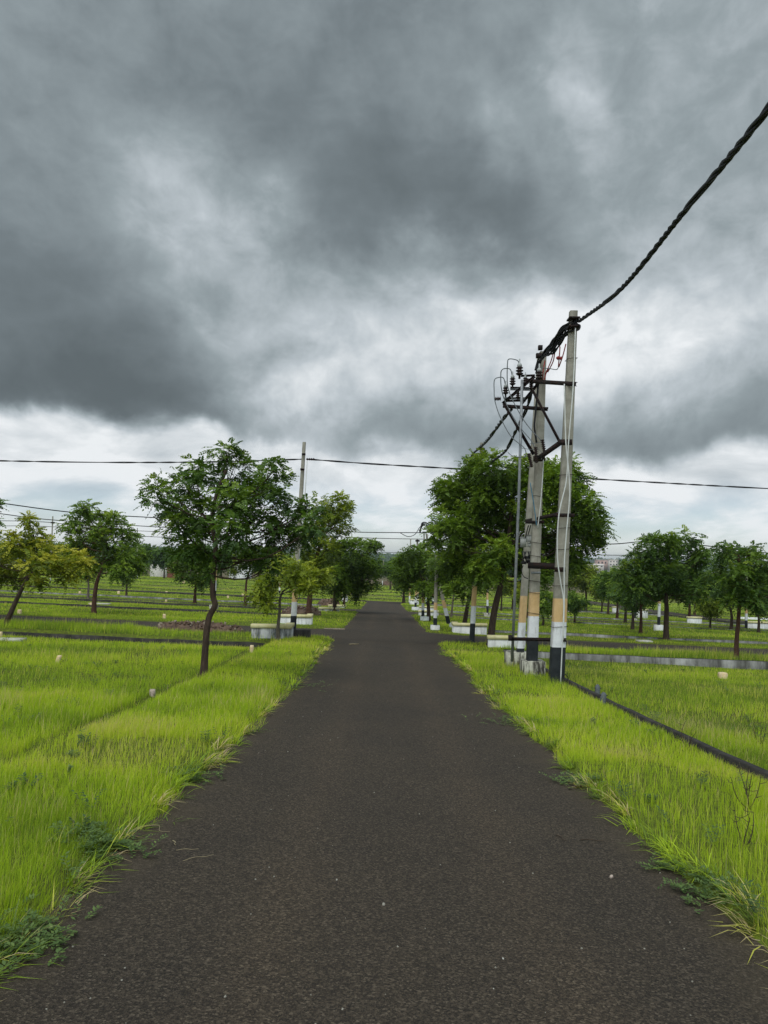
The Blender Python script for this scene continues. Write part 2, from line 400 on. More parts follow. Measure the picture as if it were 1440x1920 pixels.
def ground_mat():
    m = Mat('ground_cover', 1.0, .05); p = m.geo()
    f1 = m.noise(p, .06, 6, .6, .4); f2 = m.noise(m.map(p, (.25, 1.2, 1)), .5, 7, .7, .3); f3 = m.noise(p, 9, 6, .75)
    near = m.ramp(f3, [(.3, (.055, .055, .02)), (.55, (.11, .14, .02)), (.75, (.2, .26, .025))])
    far = m.ramp(f2, [(.3, (.08, .105, .025)), (.5, (.18, .235, .03)), (.7, (.27, .33, .04))])
    far = m.mix(m.mr(m.noise(m.map(p, (.3, 1, 1)), .035, 5, .6), .55, .62), far, (.16, .115, .075))
    sp = m.N('ShaderNodeSeparateXYZ'); m.L(p, sp.inputs[0]); y = sp.outputs[1]
    c = m.mix(m.mr(y, 50, 100), near, far)
    brown = m.mix(f2, (.11, .095, .06), (.17, .14, .08))
    c = m.mix(m.mr(y, 165, 215), c, brown)
    scrub = m.ramp(m.noise(m.map(p, (1, .35, 1)), .02, 7, .7), [(.4, (.022, .045, .022)), (.58, (.045, .07, .03)), (.7, (.11, .11, .06))])
    c = m.mix(m.mr(y, 330, 520), c, scrub)
    m.col(c); m.bump(f3, .6, .04); return m.m
M['ground'] = ground_mat()
def asphalt(name, kx):
    m = Mat(name, .92, .28); p = m.geo()
    v = m.N('ShaderNodeTexVoronoi'); m.L(p, v.inputs['Vector']); v.inputs['Scale'].default_value = 92
    sp = m.N('ShaderNodeSeparateColor'); m.L(v.outputs['Color'], sp.inputs[0])
    v2 = m.N('ShaderNodeTexVoronoi'); m.L(p, v2.inputs['Vector']); v2.inputs['Scale'].default_value = 190
    sp2 = m.N('ShaderNodeSeparateColor'); m.L(v2.outputs['Color'], sp2.inputs[0])
    agg = m.ramp(sp.outputs[0], [(0, (.012, .009, .007)), (.5, (.040, .030, .022)), (.86, (.088, .067, .048)), (1, (.17, .135, .098))])
    agg2 = m.ramp(sp2.outputs[1], [(0, (.010, .008, .006)), (.7, (.046, .034, .023)), (1, (.11, .088, .058))])
    c = m.mix(.45, agg, agg2)
    big = m.noise(p, .45, 6, .65, .5); c = m.mix(1.0, c, m.ramp(big, [(.3, (.86, .86, .88)), (.7, (1.16, 1.13, 1.08))]), 'MULTIPLY')
    s = m.N('ShaderNodeSeparateXYZ'); m.L(p, s.inputs[0])
    if kx:   # the two wheel tracks are worn a little paler
        w = m.math('ABSOLUTE', m.math('SUBTRACT', m.math('ABSOLUTE', m.math('ADD', m.math('SUBTRACT', s.outputs[0], .34), m.math('MULTIPLY', m.noise(p, .18, 3, .5), .35))), .72))
        c = m.mix(m.mr(w, .36, 0, 0, .4), c, m.mix(1.0, c, (1.45, 1.38, 1.28), 'MULTIPLY'))
    sand = m.noise(m.map(p, (1, .5, 1)), 1.1, 7, .75, .4)
    c = m.mix(m.mr(sand, .62, .8, 0, .5), c, (.11, .085, .062))
    if kx:   # washed-in soil along both edges
        ed = m.math('ABSOLUTE', m.math('SUBTRACT', s.outputs[0], .17))
        ed = m.math('ADD', ed, m.math('MULTIPLY', m.math('SUBTRACT', m.noise(p, 2.2, 6, .7), .5), 1.1))
        c = m.mix(m.mr(ed, 1.5, 2.0, 0, .55), c, m.mix(m.noise(p, 30, 4, .7), (.05, .036, .022), (.12, .09, .055)))
    d = m.math('MULTIPLY', v.outputs['Distance'], 1.0)
    m.col(c); m.bump(m.math('ADD', d, m.noise(p, 60, 4, .8)), .85, .008)
    return m.m
M['asphalt'] = asphalt('asphalt', True); M['asphalt_side'] = asphalt('asphalt_side', False)
M['soil'] = mottled('red_brown_soil', (.07, .042, .028), (.165, .105, .072), 3.0, dark=((.035, .02, .013), .5, .7), bump=1)

# ------------------------------------------------------------------ ground sheet and roads
def lines(segs):
    out = [segs[0][0]]
    for a, b, st in segs:
        n = max(1, int(round((b-a)/st))); out += list(np.linspace(a, b, n+1)[1:])
    return np.array(out)
geo = [40*1.13**k for k in range(1, 41)]
xs = lines([(-40, -5.4, .6), (-5.4, 5.6, .1), (5.6, 40, .6)])
xs = np.concatenate([-np.array(geo)[::-1], xs, geo])
ys = lines([(-14, 2, .5), (2, 35, .1), (35, 110, .3)])
ys = np.concatenate([ys, [110*1.045**k for k in range(1, 88)]])
GX, GY = np.meshgrid(xs, ys); GZ = ground(GX, GY)
nx, ny = len(xs), len(ys)
i = np.arange(ny-1)[:, None]*nx; j = np.arange(nx-1)[None]
F = np.stack([i+j, i+j+1, i+nx+j+1, i+nx+j], -1).reshape(-1, 4)
mb = MB(); mb.add(np.stack([GX, GY, GZ], -1).reshape(-1, 3), F)
tag(mb.build('ground', M['ground'], smooth=True), kind='structure')
def sheet(name, xs, ys, dz, mat):
    X, Y = np.meshgrid(xs, ys); Z = base(X, Y)+dz; nx, ny = len(xs), len(ys)
    i = np.arange(ny-1)[:, None]*nx; j = np.arange(nx-1)[None]
    b = MB(); b.add(np.stack([X, Y, Z], -1).reshape(-1, 3), np.stack([i+j, i+j+1, i+nx+j+1, i+nx+j], -1).reshape(-1, 4))
    return tag(b.build(name, mat, smooth=True), kind='structure')
sheet('road', np.arange(-3.4, 3.41, .2), np.arange(-14, 90.3, .25), 0, M['asphalt'])
for c in CROSS: sheet('side_road', np.arange(-95, 95.1, .5), np.arange(c-3.2, c+3.21, .2), .004, M['asphalt_side'])
sheet('back_road', np.arange(32, 38.1, .5), np.arange(21, 258, .5), .008, M['asphalt_side'])

# ------------------------------------------------------------------ low compound walls
def wall_run(a, b, top, th, mat, label, group=None, depth=.5, name='low_wall', cap=None):
    a = np.array(a, float); b = np.array(b, float); n = max(2, int(np.linalg.norm(b-a)/.8))
    t = np.linspace(0, 1, n+1)[:, None]; p = a+(b-a)*t; nrm = np.array([-(b-a)[1], (b-a)[0]]); nrm = nrm/np.linalg.norm(nrm)*th/2
    z = base(p[:, 0], p[:, 1]); wob = (fbm(p[:, 0]*.9+5, p[:, 1]*.9, 3)-.5)*.09
    v = []
    for s_, dz in ((1, -depth), (1, None), (-1, None), (-1, -depth)):
        q = p+s_*nrm; zz = z+top+wob if dz is None else z+dz
        v.append(np.column_stack([q, zz]))
    v = np.stack(v, 1); m = len(p)
    f = []
    for k in range(m-1):
        for e in range(4): f.append([k*4+e, k*4+(e+1) % 4, (k+1)*4+(e+1) % 4, (k+1)*4+e])
    f += [[0, 3, 2, 1], [(m-1)*4, (m-1)*4+1, (m-1)*4+2, (m-1)*4+3]]
    w = MB(); fa = np.array(f[:-2]); kk = np.arange(len(fa)) % 4 == 1; w.add(v.reshape(-1, 3), fa[~kk], 0); w.f.setdefault((4, 1), []).append(fa[kk]); w.f.setdefault((4, 0), []).append(np.array(f[-2:])); c = [float(a[0]+b[0])/2, float(a[1]+b[1])/2, float(z.mean())]
    o = w.build(name, [mat, M['wall_dark']], loc=c); tag(o, label, 'wall', group); return o
WG = 'low boundary walls of the empty plots'
wall_run((4.12, -8), (4.12, 24.8), .13, .11, M['wall_dark'], 'low blackened kerb wall running beside the right grass verge past the grey stakes', WG)
wall_run((4.05, 24.9), (31, 24.9), .10, .16, M['wall_plaster'], 'grey stained wall behind the near right plot with yellow marker stone at its foot', WG)
wall_run((-31, 24.9), (-3.6, 24.9), -.03, .16, M['wall_dark'], 'dark wall edging the far side of the near left plot before the soil pile', WG)
wall_run((5.3, 36.2), (31, 36.2), .15, .16, M['wall_plaster'], 'grey stained wall just beyond the first crossroad on the right', WG)
wall_run((5.3, 51.9), (31, 51.9), .1, .16, M['wall_plaster'], 'thin grey wall on the right ending the second row of plots', WG)
wall_run((5.3, 62.4), (31, 62.4), .14, .16, M['wall_plaster'], 'pale wall right, just past the second crossroad', WG)
wall_run((5.3, 82.1), (31, 82.1), .16, .16, M['wall_plaster'], 'pale weathered wall across the right side before the third crossroad', WG)
wall_run((-31, 44), (-5.5, 44), .12, .16, M['wall_dark'], 'dark low wall midway in the second left row of plots', WG)
wall_run((-44, 51.9), (-5.1, 51.9), .16, .16, M['wall_dark'], 'dark wall on the left behind the banded pole and small trees', WG)
wall_run((-44, 62.4), (-5.1, 62.4), .2, .16, M['wall_plaster'], 'patchy pale and black wall left, beyond the second crossroad', WG)
wall_run((-50, 82.1), (-5.1, 82.1), .2, .16, M['wall_dark'], 'black wall left, before the third crossroad', WG)
for k, (y, x0, x1, mt) in enumerate(((96, -60, 31, 'wall_dark'), (110, -70, 31, 'wall_dark'), (128, -80, 31, 'wall_dark'), (150, -90, 60, 'wall_dark'), (178, -100, 60, 'wall_dark'))):
    wall_run((x0, y), (x1, y), .13, .2, M[mt], ['dark wall straight beyond the end of the road', 'second dark wall beyond the end of the road', 'third dark wall line beyond the road end, far off', 'thin dark wall in front of the brown field', 'farthest thin dark wall line at the edge of the brown field'][k], WG)
wall_run((31.2, 40), (31.2, 130), .2, .16, M['wall_dark'], 'dark wall slanting beside the back road on the right', WG)
wall_run((39, 62.4), (75, 62.4), .25, .16, M['wall_plaster'], 'pale wall beyond the back road near the far banded pole', WG)
wall_run((39, 82), (80, 82), .3, .2, M['whitewash'], 'long whitewashed wall beyond the back road under the trees', WG)

# ------------------------------------------------------------------ culvert parapets
def parapet(pa, pb, d, label, hgt, weathered=False, ret=None):
    A = foot(pa[0], pa[1], d); B = foot(pb[0], pb[1], d); c = (A+B)/2; Lx = abs(B[0]-A[0]); z0 = float(base(c[0], c[1]))
    t = thing('culvert_parapet', (c[0], c[1], z0), label, 'parapet', 'whitewashed parapets where the drain passes the crossroads')
    b = MB(); b.box((0, 0, hgt/2-.3), (Lx, .22, hgt+.5)); 
    if ret: b.box((ret*(Lx/2-.11), .45, hgt/2-.3), (.215, .68, hgt+.5-.01))
    b.build('parapet_wall', M['greywash' if weathered else 'whitewash'], t)
    c_ = MB(); c_.box((0, 0, hgt+.02), (Lx+.06, .28, .13))
    if ret: c_.box((ret*(Lx/2-.11), .47, hgt+.018), (.27, .66, .125))
    c_.build('coping', M['cream'], t)
    return t
parapet((472, 1200), (545, 1200), 26.0, 'stained white parapet with cream coping beside the near left crossroad corner', .46, True, 1)
parapet((525, 1178), (583, 1178), 35.2, 'clean white parapet behind the left banded pole, far side of crossroad', .42, False, 1)
parapet((915, 1215), (984, 1215), 26.3, 'white parapet with cream coping behind the leaning tree trunk on the right', .42)
parapet((850, 1190), (912, 1190), 34.4, 'white parapet behind the tall banded pole on the right, far side of crossroad', .42, False, -1)
parapet((598, 1155), (636, 1155), 52.5, 'grey weathered low parapet at the foot of the dense round tree on left', .25, True)
parapet((616, 1146), (648, 1146), 61.5, 'thin white low parapet beyond the second crossroad on the left', .18)
parapet((640, 1140), (652, 1140), 80, 'tiny white parapet half hidden by grass far along the left verge', .7)
parapet((785, 1150), (822, 1150), 52.5, 'white parapet behind the short right stub pole', .35)
parapet((786, 1142), (813, 1142), 61.5, 'low pale parapet beyond the second crossroad on the right', .4)
parapet((768, 1133), (785, 1133), 80, 'small white parapet by the farthest cluster of banded poles', .6)
parapet((1194, 1160), (1214, 1160), 70, 'small white parapet left of the dark tree trunk on the right field', .8)
parapet((1289, 1172), (1315, 1172), 62, 'small bright white block on the grass beside the back road', .5)
parapet((1400, 1178), (1440, 1178), 56, 'white parapet at the right edge beside the far banded pole', .5)
parapet((1148, 1152), (1160, 1152), 84, 'tiny white parapet at the start of the back road row of trees', .7)

# ------------------------------------------------------------------ poles
def pole_mesh(h, w0, w1, dpt, bands, b0=0.0, lean=(0, 0), name='pole'):
    # a tapered pre-stressed concrete pole of chamfered rectangular section; bands = [(top, material index)]
    cuts = [b0]; mats_ = []
    for t_, m_ in bands: cuts.append(t_); mats_.append(m_)
    cuts.append(h); mats_.append(0)
    b = MB()
    def sec(z, grow=0):
        t = max(0, z)/h; w = (w0+(w1-w0)*t)/2+grow; d = (dpt*(1-.25*t))/2+grow; c = .018
        x = lean[0]*z; y = lean[1]*z
        return [[x+a, y+b_, z] for a, b_ in ((-w+c, -d), (w-c, -d), (w, -d+c), (w, d-c), (w-c, d), (-w+c, d), (-w, d-c), (-w, -d+c))]
    for k in range(len(mats_)):
        n = 6; z = np.linspace(cuts[k], cuts[k+1], n+1); g = 0 if mats_[k] == 0 else .0015
        v = np.array([sec(q, g) for q in z]).reshape(-1, 3); f = []
        for a in range(n):
            for e in range(8): f.append([a*8+e, a*8+(e+1) % 8, a*8+8+(e+1) % 8, a*8+8+e])
        b.add(v, f, mats_[k])
    b.add(np.array(sec(h)), [[0, 1, 2, 3], [0, 3, 4, 7], [4, 5, 6, 7]], 0)
    b.add(np.array(sec(h)), [[0, 3, 4, 7]], 0)
    return b
PM = [M['concrete'], M['pole_black'], M['pole_white'], M['pole_yellow']]
def beam(mb, a, b, w, h, up=(0, 0, 1)):
    a = np.asarray(a, float); b = np.asarray(b, float); d = b-a; L_ = np.linalg.norm(d); d = d/L_
    up = np.asarray(up, float); s = np.cross(d, up); s /= np.linalg.norm(s)+1e-9; u = np.cross(s, d)
    mb.box((a+b)/2, (L_, w, h), R3=np.column_stack([d, s, u])); return mb
def channel(mb, a, b, w, h, t=.012):    # C-section steel
    a = np.asarray(a, float); b = np.asarray(b, float); d = (b-a)/np.linalg.norm(b-a); s = np.cross(d, (0, 0, 1.)); s /= np.linalg.norm(s)+1e-9
    u = np.cross(s, d)
    beam(mb, a, b, t, h); beam(mb, a+u*(h/2+t/2)+s*w/2*.98, b+u*(h/2+t/2)+s*w/2*.98, w, t); beam(mb, a-u*(h/2+t/2)+s*w/2*.98, b-u*(h/2+t/2)+s*w/2*.98, w, t); return mb
def strands(mb, pts, r, n=3, pitch=.5, sides=6, sub=None):
    # several conductors twisted round each other along a polyline
    pts = np.asarray(pts, float); seg = np.linalg.norm(np.diff(pts, axis=0), axis=1); s = np.concatenate([[0], np.cumsum(seg)])
    N_ = max(8, int(s[-1]/(pitch/8))) if sub is None else sub
    q = np.linspace(0, s[-1], N_); P = np.stack([np.interp(q, s, pts[:, k]) for k in range(3)], 1)
    t = np.gradient(P, axis=0); t /= np.linalg.norm(t, axis=1)[:, None]; ref = np.array([0, 0, 1.]); 
    if abs(t[len(t)//2][2]) > .95: ref = np.array([0, 1., 0])
    u = np.cross(t, ref); u /= np.linalg.norm(u, axis=1)[:, None]; w = np.cross(t, u)
    for k in range(n):
        a = (q+.35*pitch*np.sin(q/pitch*1.13)+.2*pitch*np.sin(q/pitch*2.7+1))/pitch*2*np.pi+k*2*np.pi/n
        mb.tube(P+(u*np.cos(a)[:, None]+w*np.sin(a)[:, None])*r*.62, r*.62, sides)
    return mb
def spline(pts, n=24):
    pts = np.asarray(pts, float); m = len(pts); out = []
    P = np.vstack([2*pts[0]-pts[1], pts, 2*pts[-1]-pts[-2]])
    for i in range(m-1):
        p0, p1, p2, p3 = P[i:i+4]
        for t in np.linspace(0, 1, n, endpoint=False):
            out.append(.5*((2*p1)+(-p0+p2)*t+(2*p0-5*p1+4*p2-p3)*t*t+(-p0+3*p1-3*p2+p3)*t**3))
    out.append(pts[-1]); return np.array(out)
def insulator_pin(c, s=1.0, mb=None):
    mb = mb or MB()
    pr = [(.0, 0), (.018, 0), (.018, .06), (.035, .06), (.06, .08), (.065, .09), (.035, .105), (.04, .12), (.062, .13), (.066, .14), (.032, .155), (.036, .17), (.058, .18), (.06, .19), (.03, .205)]
    mb.lathe(c, [(r*s, z*s) for r, z in pr], 12, 0)
    mb.lathe(c, [(r*s, z*s) for r, z in [(.03, .2), (.042, .21), (.04, .24), (.022, .265), (.012, .27), (.012, .34), (0, .34)]], 12, 1); return mb
def insulator_stack(a, b, r, n, mb=None):
    mb = mb or MB(); a = np.asarray(a, float); b = np.asarray(b, float); L_ = np.linalg.norm(b-a); pr = [(r*.45, 0)]
    for k in range(n):
        z = (k+.2)/n*L_; pr += [(r*.5, z), (r, z+.35/n*L_), (r*.95, z+.5/n*L_), (r*.5, z+.6/n*L_)]
    pr += [(r*.45, L_), (0, L_)]
    return mb.lathe(a, pr, 10, 0, axis=(b-a)/L_)

# --- the switch structure on the right: three poles and everything bolted to them
dA, dB, dC = 16.5, 18.0, 19.8
fA = foot(1043, 1282, dA); fB = foot(997, 1262, dB); fC = foot(974, 1236, dC)
rootS = thing('switch_pole_structure', fB, 'tall three-pole electric switch structure with banded concrete poles and rusty crossarms on right verge', 'utility pole')
def S(px, py, d): return at(px, py, d)-fB
def pole_between(pfoot, ptop_px, ptop_d, w0, w1, dpt, bands, parent, origin, name='pole', b0=-.3):
    top = at(*ptop_px, ptop_d); h = top[2]-pfoot[2]; lean = ((top[0]-pfoot[0])/h, (top[1]-pfoot[1])/h)
    o = pole_mesh(h, w0, w1, dpt, bands, b0, lean).build(name, PM, parent); o.location = pfoot-origin; return o, h, lean
BA = [(.78, 1), (1.33, 2), (1.84, 3)]
pA, hA, lA = pole_between(fA, (1075, 584), 16.7, .31, .17, .22, BA, rootS, fB)
fB2 = fB+np.array([0, 0, .35])
pB, hB, lB = pole_between(fB2, (1018, 660), 18.3, .25, .16, .2, [(.45, 1), (1.03, 2), (1.6, 3)], rootS, fB, b0=-.05)
fC2 = fC+np.array([0, 0, .12])
pC, hC, lC = pole_between(fC2, (1012, 672), 20.3, .19, .14, .16, [(.38, 1), (1.05, 2), (1.75, 3)], rootS, fB, b0=-.1)
b = MB(); b.box(S(998, 1262, 18.0)+np.array([0, 0, 0]), (.52, .5, .6), mat=0); b.build('plinth', M['plinth'], rootS)
b = MB(); b.box(S(974, 1240, 19.8), (.72, .5, .5)); b.build('plinth', M['plinth'], rootS)
b = MB(); b.box(S(1048, 1284, 16.5)-np.array([0, 0, .03]), (.5, .46, .12)); b.build('plinth', M['plinth'], rootS)
def steel(name, pts, w=.075, h=.075, mat='rust', chan=True):
    w *= .8; h *= .78; b = MB(); a_, b_ = S(*pts[0]), S(*pts[1]); (channel if chan else beam)(b, a_, b_, w*.7, h); return b.build(name, M[mat], rootS)
# crossarms (photo pixel, photo pixel, metres ahead)
steel('crossarm', ((1080, 720, 16.35), (1008, 715.5, 17.3)), h=.09)
steel('crossarm', ((1012, 716, 17.3), (985, 713, 18.0)), h=.10)
steel('crossarm', ((1027, 767, 17.75), (943, 761, 18.2)), h=.08)
steel('crossarm', ((943, 757, 18.3), (1003, 706, 17.6)), h=.06, w=.06)
steel('crossarm', ((979, 757, 18.3), (1016, 712, 17.6)), h=.06, w=.06)
steel('crossarm', ((1073, 829, 16.3), (1046, 829, 16.35)), h=.13)
steel('crossarm', ((1049, 830, 16.5), (1004, 862, 17.85)), h=.11)
steel('crossarm', ((1022, 860, 17.8), (1000, 860, 17.8)), h=.13)
steel('crossarm', ((1078, 966, 16.3), (1038, 966, 16.35)), h=.07)
steel('crossarm', ((1044, 964, 16.4), (985, 977, 19.2)), h=.07)
steel('crossarm', ((1020, 979, 17.8), (985, 979, 18.2)), h=.06)
steel('crossarm', ((1062, 1063, 16.7), (990, 1060, 17.85)), h=.16)
steel('crossarm', ((1060, 1068, 16.35), (1040, 1068, 16.35)), h=.10)
steel('crossarm', ((1061, 1200, 16.35), (957, 1198, 17.6)), h=.07)
steel('crossarm', ((1014, 1074, 17.8), (996, 1074, 17.8)), h=.04, mat='steel')
steel('brace', ((999, 731, 17.6), (1049, 826, 16.5)), w=.05, h=.05)
steel('brace', ((945, 756, 18.2), (1001, 852, 17.8)), w=.06, h=.06)
steel('brace', ((1028, 765, 17.7), (1012, 765, 17.75)), w=.1, h=.03)
# switch base rails
for (a_, b_) in (((946, 747, 18.25), (985, 747, 18.0)), ((957, 730, 18.1), (996, 731, 17.8)), ((977, 705, 17.9), (1003, 704, 17.6)), ((946, 752, 18.25), (986, 751, 18.0)), ((957, 727, 18.2), (992, 728, 17.9))):
    steel('switch_rail', (a_, b_), w=.04, h=.035, mat='steel' if a_[1] in (747, 730) else 'rust')
def pin(px, py, d, s): 
    p = S(px, py, d); insulator_pin(p-np.array([0, 0, .03]), s*1.25).build('insulator', [M['porcelain'], M['porcelain_white']], rootS, smooth=True)
for (px, py, d, s) in ((948, 742, 18.2, .95), (961, 725, 18.0, .95), (974, 708, 17.8, 1.15), (1011, 716, 17.5, 1.1), (985, 722, 17.8, .8), (996, 732, 17.8, .8), (971, 748, 18.0, .7)):
    pin(px, py, d, s)
insulator_stack(S(928, 748, 18.3), S(939, 747.5, 18.3), .055, 4).build('insulator', M['porcelain'], rootS, smooth=True)
for (a_, b_) in (((991, 850, 17.6), (997, 876, 17.6)), ((1004, 838, 17.55), (1006, 868, 17.55)), ((1017, 824, 17.5), (1022, 855, 17.5))):
    insulator_stack(S(*b_), S(*a_), .055, 8).build('fuse_insulator', M['porcelain'], rootS, smooth=True)
def wire(name, pts, r, mat, n=10, sides=6, parent=rootS):
    P_ = spline([S(*p) for p in pts], n); b = MB().tube(P_, r, sides); return b.build(name, M[mat], parent, smooth=True)
W = 'wire_grey'
wire('jumper_wire', [(974, 690, 17.8), (972, 678, 17.8), (965, 674, 17.8), (954, 673.5, 17.9), (951.5, 682, 17.9), (951, 710, 18), (953, 728, 18), (962, 752, 17.9), (985, 792, 17.7), (1011, 822, 17.5), (1017, 826, 17.5)], .012, W)
wire('jumper_wire', [(961, 708, 18), (957, 693, 18), (947, 691, 18), (941, 694, 18), (939, 702, 18.1), (940, 727, 18.1), (947, 752, 18.1), (968, 792, 17.9), (995, 825, 17.6), (1002, 838, 17.55)], .012, W)
wire('jumper_wire', [(948, 725, 18.2), (944, 709, 18.2), (934, 708, 18.2), (927, 713, 18.2), (926.5, 732, 18.3), (928, 752, 18.3), (938, 782, 18.2), (958, 818, 18), (983, 840, 17.7), (984, 856, 17.6), (968, 857, 17.6)], .012, W)
wire('jumper_wire', [(952, 848, 17.6), (962, 855, 17.6), (984, 857, 17.6), (992, 851, 17.6)], .008, W)
wire('jumper_wire', [(993, 832, 17.6), (1010, 830, 17.5), (1018, 826, 17.5)], .007, W)
wire('jumper_wire', [(978, 840, 17.6), (1000, 843, 17.6), (1005, 838, 17.6), (1016, 850, 17.5), (1015, 862, 17.5)], .007, W)
wire('jumper_wire', [(1016, 690, 17.5), (1030, 691, 17.4), (1043, 693, 17.3), (1047, 688, 17.2), (1048, 680, 17.1)], .010, W)
# steel operating pipe
b = MB().tube([S(960, 1240, 18.3), S(966, 1100, 18.1), S(973, 930, 18), S(979, 712, 17.7)], .034, 10); b.build('operating_pipe', M['steel'], rootS, smooth=True)
b = MB(); b.box(S(957, 1196, 17.55), (.09, .09, .13)); b.build('pipe_guide', M['rust'], rootS)
# white service conduits down the front pole
for pts in ([(1079, 615, 16.45), (1075, 720, 16.3), (1066, 830, 16.2), (1062, 900, 16.2), (1048, 965, 16.15), (1045, 1040, 16.15), (1051, 1090, 16.15), (1057, 1130, 16.15), (1055, 1190, 16.1), (1051, 1282, 16.1)],
            [(1058, 720, 16.3), (1061, 830, 16.2), (1066, 880, 16.2), (1068, 930, 16.2), (1062, 1000, 16.2), (1058, 1060, 16.15), (1058, 1130, 16.15), (1056, 1200, 16.1)]):
    wire('conduit', pts, .014, 'pvc_white', 6)
wire('conduit', [(1019, 862, 17.7), (1017, 900, 17.7), (1013, 950, 17.7), (1008, 990, 17.7)], .012, 'pvc_white', 6)
wire('conduit', [(994, 905, 17.7), (1000, 940, 17.7), (1004, 968, 17.7), (1006, 985, 17.7)], .012, 'blue_wire', 6)
wire('earth_cable', [(1009, 722, 17.75), (1004, 775, 17.7), (1002, 800, 17.7), (1006, 830, 17.7)], .025, 'black_rubber', 6)
# binding wires round the poles
def band(center_px, d, foot_, h, lean, w, dp, tilt=0):
    c = at(*center_px, d)-fB; z = c[2]; b = MB(); x0 = (foot_-fB)[0]+lean[0]*(at(*center_px, d)[2]-foot_[2]); y0 = (foot_-fB)[1]+lean[1]*(at(*center_px, d)[2]-foot_[2])
    q = [(x0+sx*w/2, y0+sy*dp/2, z+tilt*sx) for sx, sy in ((-1, -1), (1, -1), (1, 1), (-1, 1), (-1, -1))]
    b.tube(q, .006, 5); b.build('binding_wire', M['rust'], rootS)
for py, w in ((670, .22), (890, .275), (990, .3), (1030, .305), (1098, .32), (1175, .335)): band((1060, py), dA, fA, hA, lA, w, .25, .01)
for py, w in ((930, .215), (1018, .235), (1043, .24), (1090, .25), (1112, .25), (1150, .255)): band((1008, py), dB, fB2, hB, lB, w, .23, -.015)
# meter box cluster between the two rear poles
for (px, py, d, sx, sy) in ((981, 1017, 18.9, .13, .24), (992, 1010, 18.6, .12, .16), (995, 1022, 18.5, .14, .10)):
    b = MB(); b.box(S(px, py, d), (sx, .14, sy)); b.box(S(px, py, d)+np.array([0, -.005, sy/2+.008]), (sx+.03, .17, .016)); b.build('junction_box', M['box_grey'], rootS)
b = MB()
for k in range(7):
    x0 = 980+k*2.4; b.tube(spline([S(x0, 1034, 18.5), S(x0+rng.uniform(-3, 3), 1042, 18.4), S(x0+rng.uniform(-3, 3), 1052, 18.5), S(988+k, 1056, 18.5)], 5), .011, 5)
for (px, py) in ((982, 1055), (992, 1052), (988, 1045)): b.box(S(px, py, 18.5), (.11, .09, .07))
b.build('cable_joint', M['black_rubber'], rootS)
wire('jumper_wire', [(981, 1060, 18.4), (978, 1070, 18.4), (982, 1081, 18.4), (990, 1085, 18.3)], .010, 'black_rubber')
wire('jumper_wire', [(991, 985, 18.4), (987, 1000, 18.5), (985, 1008, 18.6)], .014, 'black_rubber')
wire('jumper_wire', [(995, 985, 18.4), (991, 1000, 18.5), (989, 1008, 18.6)], .014, 'black_rubber')
# bundled black service cables strung from the front pole top to the rear pole
b = MB(); rr = np.random.default_rng(5)
for k in range(13):
    o = (k-6)*1.0
    pts = [(1082+rr.uniform(-2, 4), 603+rr.uniform(-4, 8), 16.5), (1066+rr.uniform(-3, 3), 612+rr.uniform(-7, 14), 16.7), (1051+rr.uniform(-3, 3), 628+rr.uniform(-10, 18), 17.0), (1036+rr.uniform(-3, 3), 646+rr.uniform(-9, 18), 17.3), (1022+rr.uniform(-3, 3), 662+rr.uniform(-5, 9), 17.7), (1011+rr.uniform(-3, 3), 676+rr.uniform(-3, 8), 18.0), (1006+rr.uniform(-3, 3), 695+rr.uniform(-3, 6), 18.0)]
    b.tube(spline([S(*p) for p in pts], 6), .019, 6)
for k in range(4):
    b.tube(spline([S(1066+k*2, 606-k, 16.4), S(1052, 614+k*2, 16.6), S(1042+k, 632, 16.9), S(1034, 652+k, 17.3)], 6), .014, 6)
b.tube(spline([S(1078, 607, 16.5), S(1087, 610, 16.4), S(1085, 618, 16.4), S(1075, 620, 16.5), S(1066, 622, 16.6)], 6), .02, 6)
b.build('cable_bundle', M['black_rubber'], rootS, smooth=True)
for q_ in ((1011, 667, 18.0, .15), (1013, 652, 18.2, .1)): b = MB(); b.box(S(*q_[:3]), (q_[3], .1, .11)); b.build('clamp', M['rust'], rootS)
for z_ in (0, 1): b = MB(); b.box(S(1075, 598+z_*16, 16.55), (.24, .28, .035)); b.build('clamp', M['rust'], rootS)
for (p0, p1, p2) in (((1061, 645, 16.9), (1055, 668, 16.9), (1048, 688, 17.1)), ((1050, 650, 17), (1049, 665, 17), (1047, 688, 17.1)), ((1037, 664, 17.3), (1032, 680, 17.4), (1022, 702, 17.5)), ((1040, 662, 17.3), (1037, 678, 17.4), (1027, 698, 17.5)), ((1022, 676, 17.7), (1019, 692, 17.6), (1017, 712, 17.5)), ((1030, 690, 17.5), (1024, 700, 17.5), (1020, 714, 17.5))):
    wire('stay_wire', [p0, p1, p2], .014, 'red_wire', 6)
insulator_stack(S(1043, 671, 17), S(1054, 672, 17), .05, 2).build('insulator', M['red_wire'], rootS, smooth=True)
# small coil at the pole foot
b = MB(); aa = np.linspace(0, 9, 40); c0 = S(1059, 1272, 16.2); b.tube([c0+np.array([.07*math.cos(q), .02*q/9, .08*math.sin(q)]) for q in aa], .008, 5); b.build('earth_cable', M['black_rubber'], rootS)

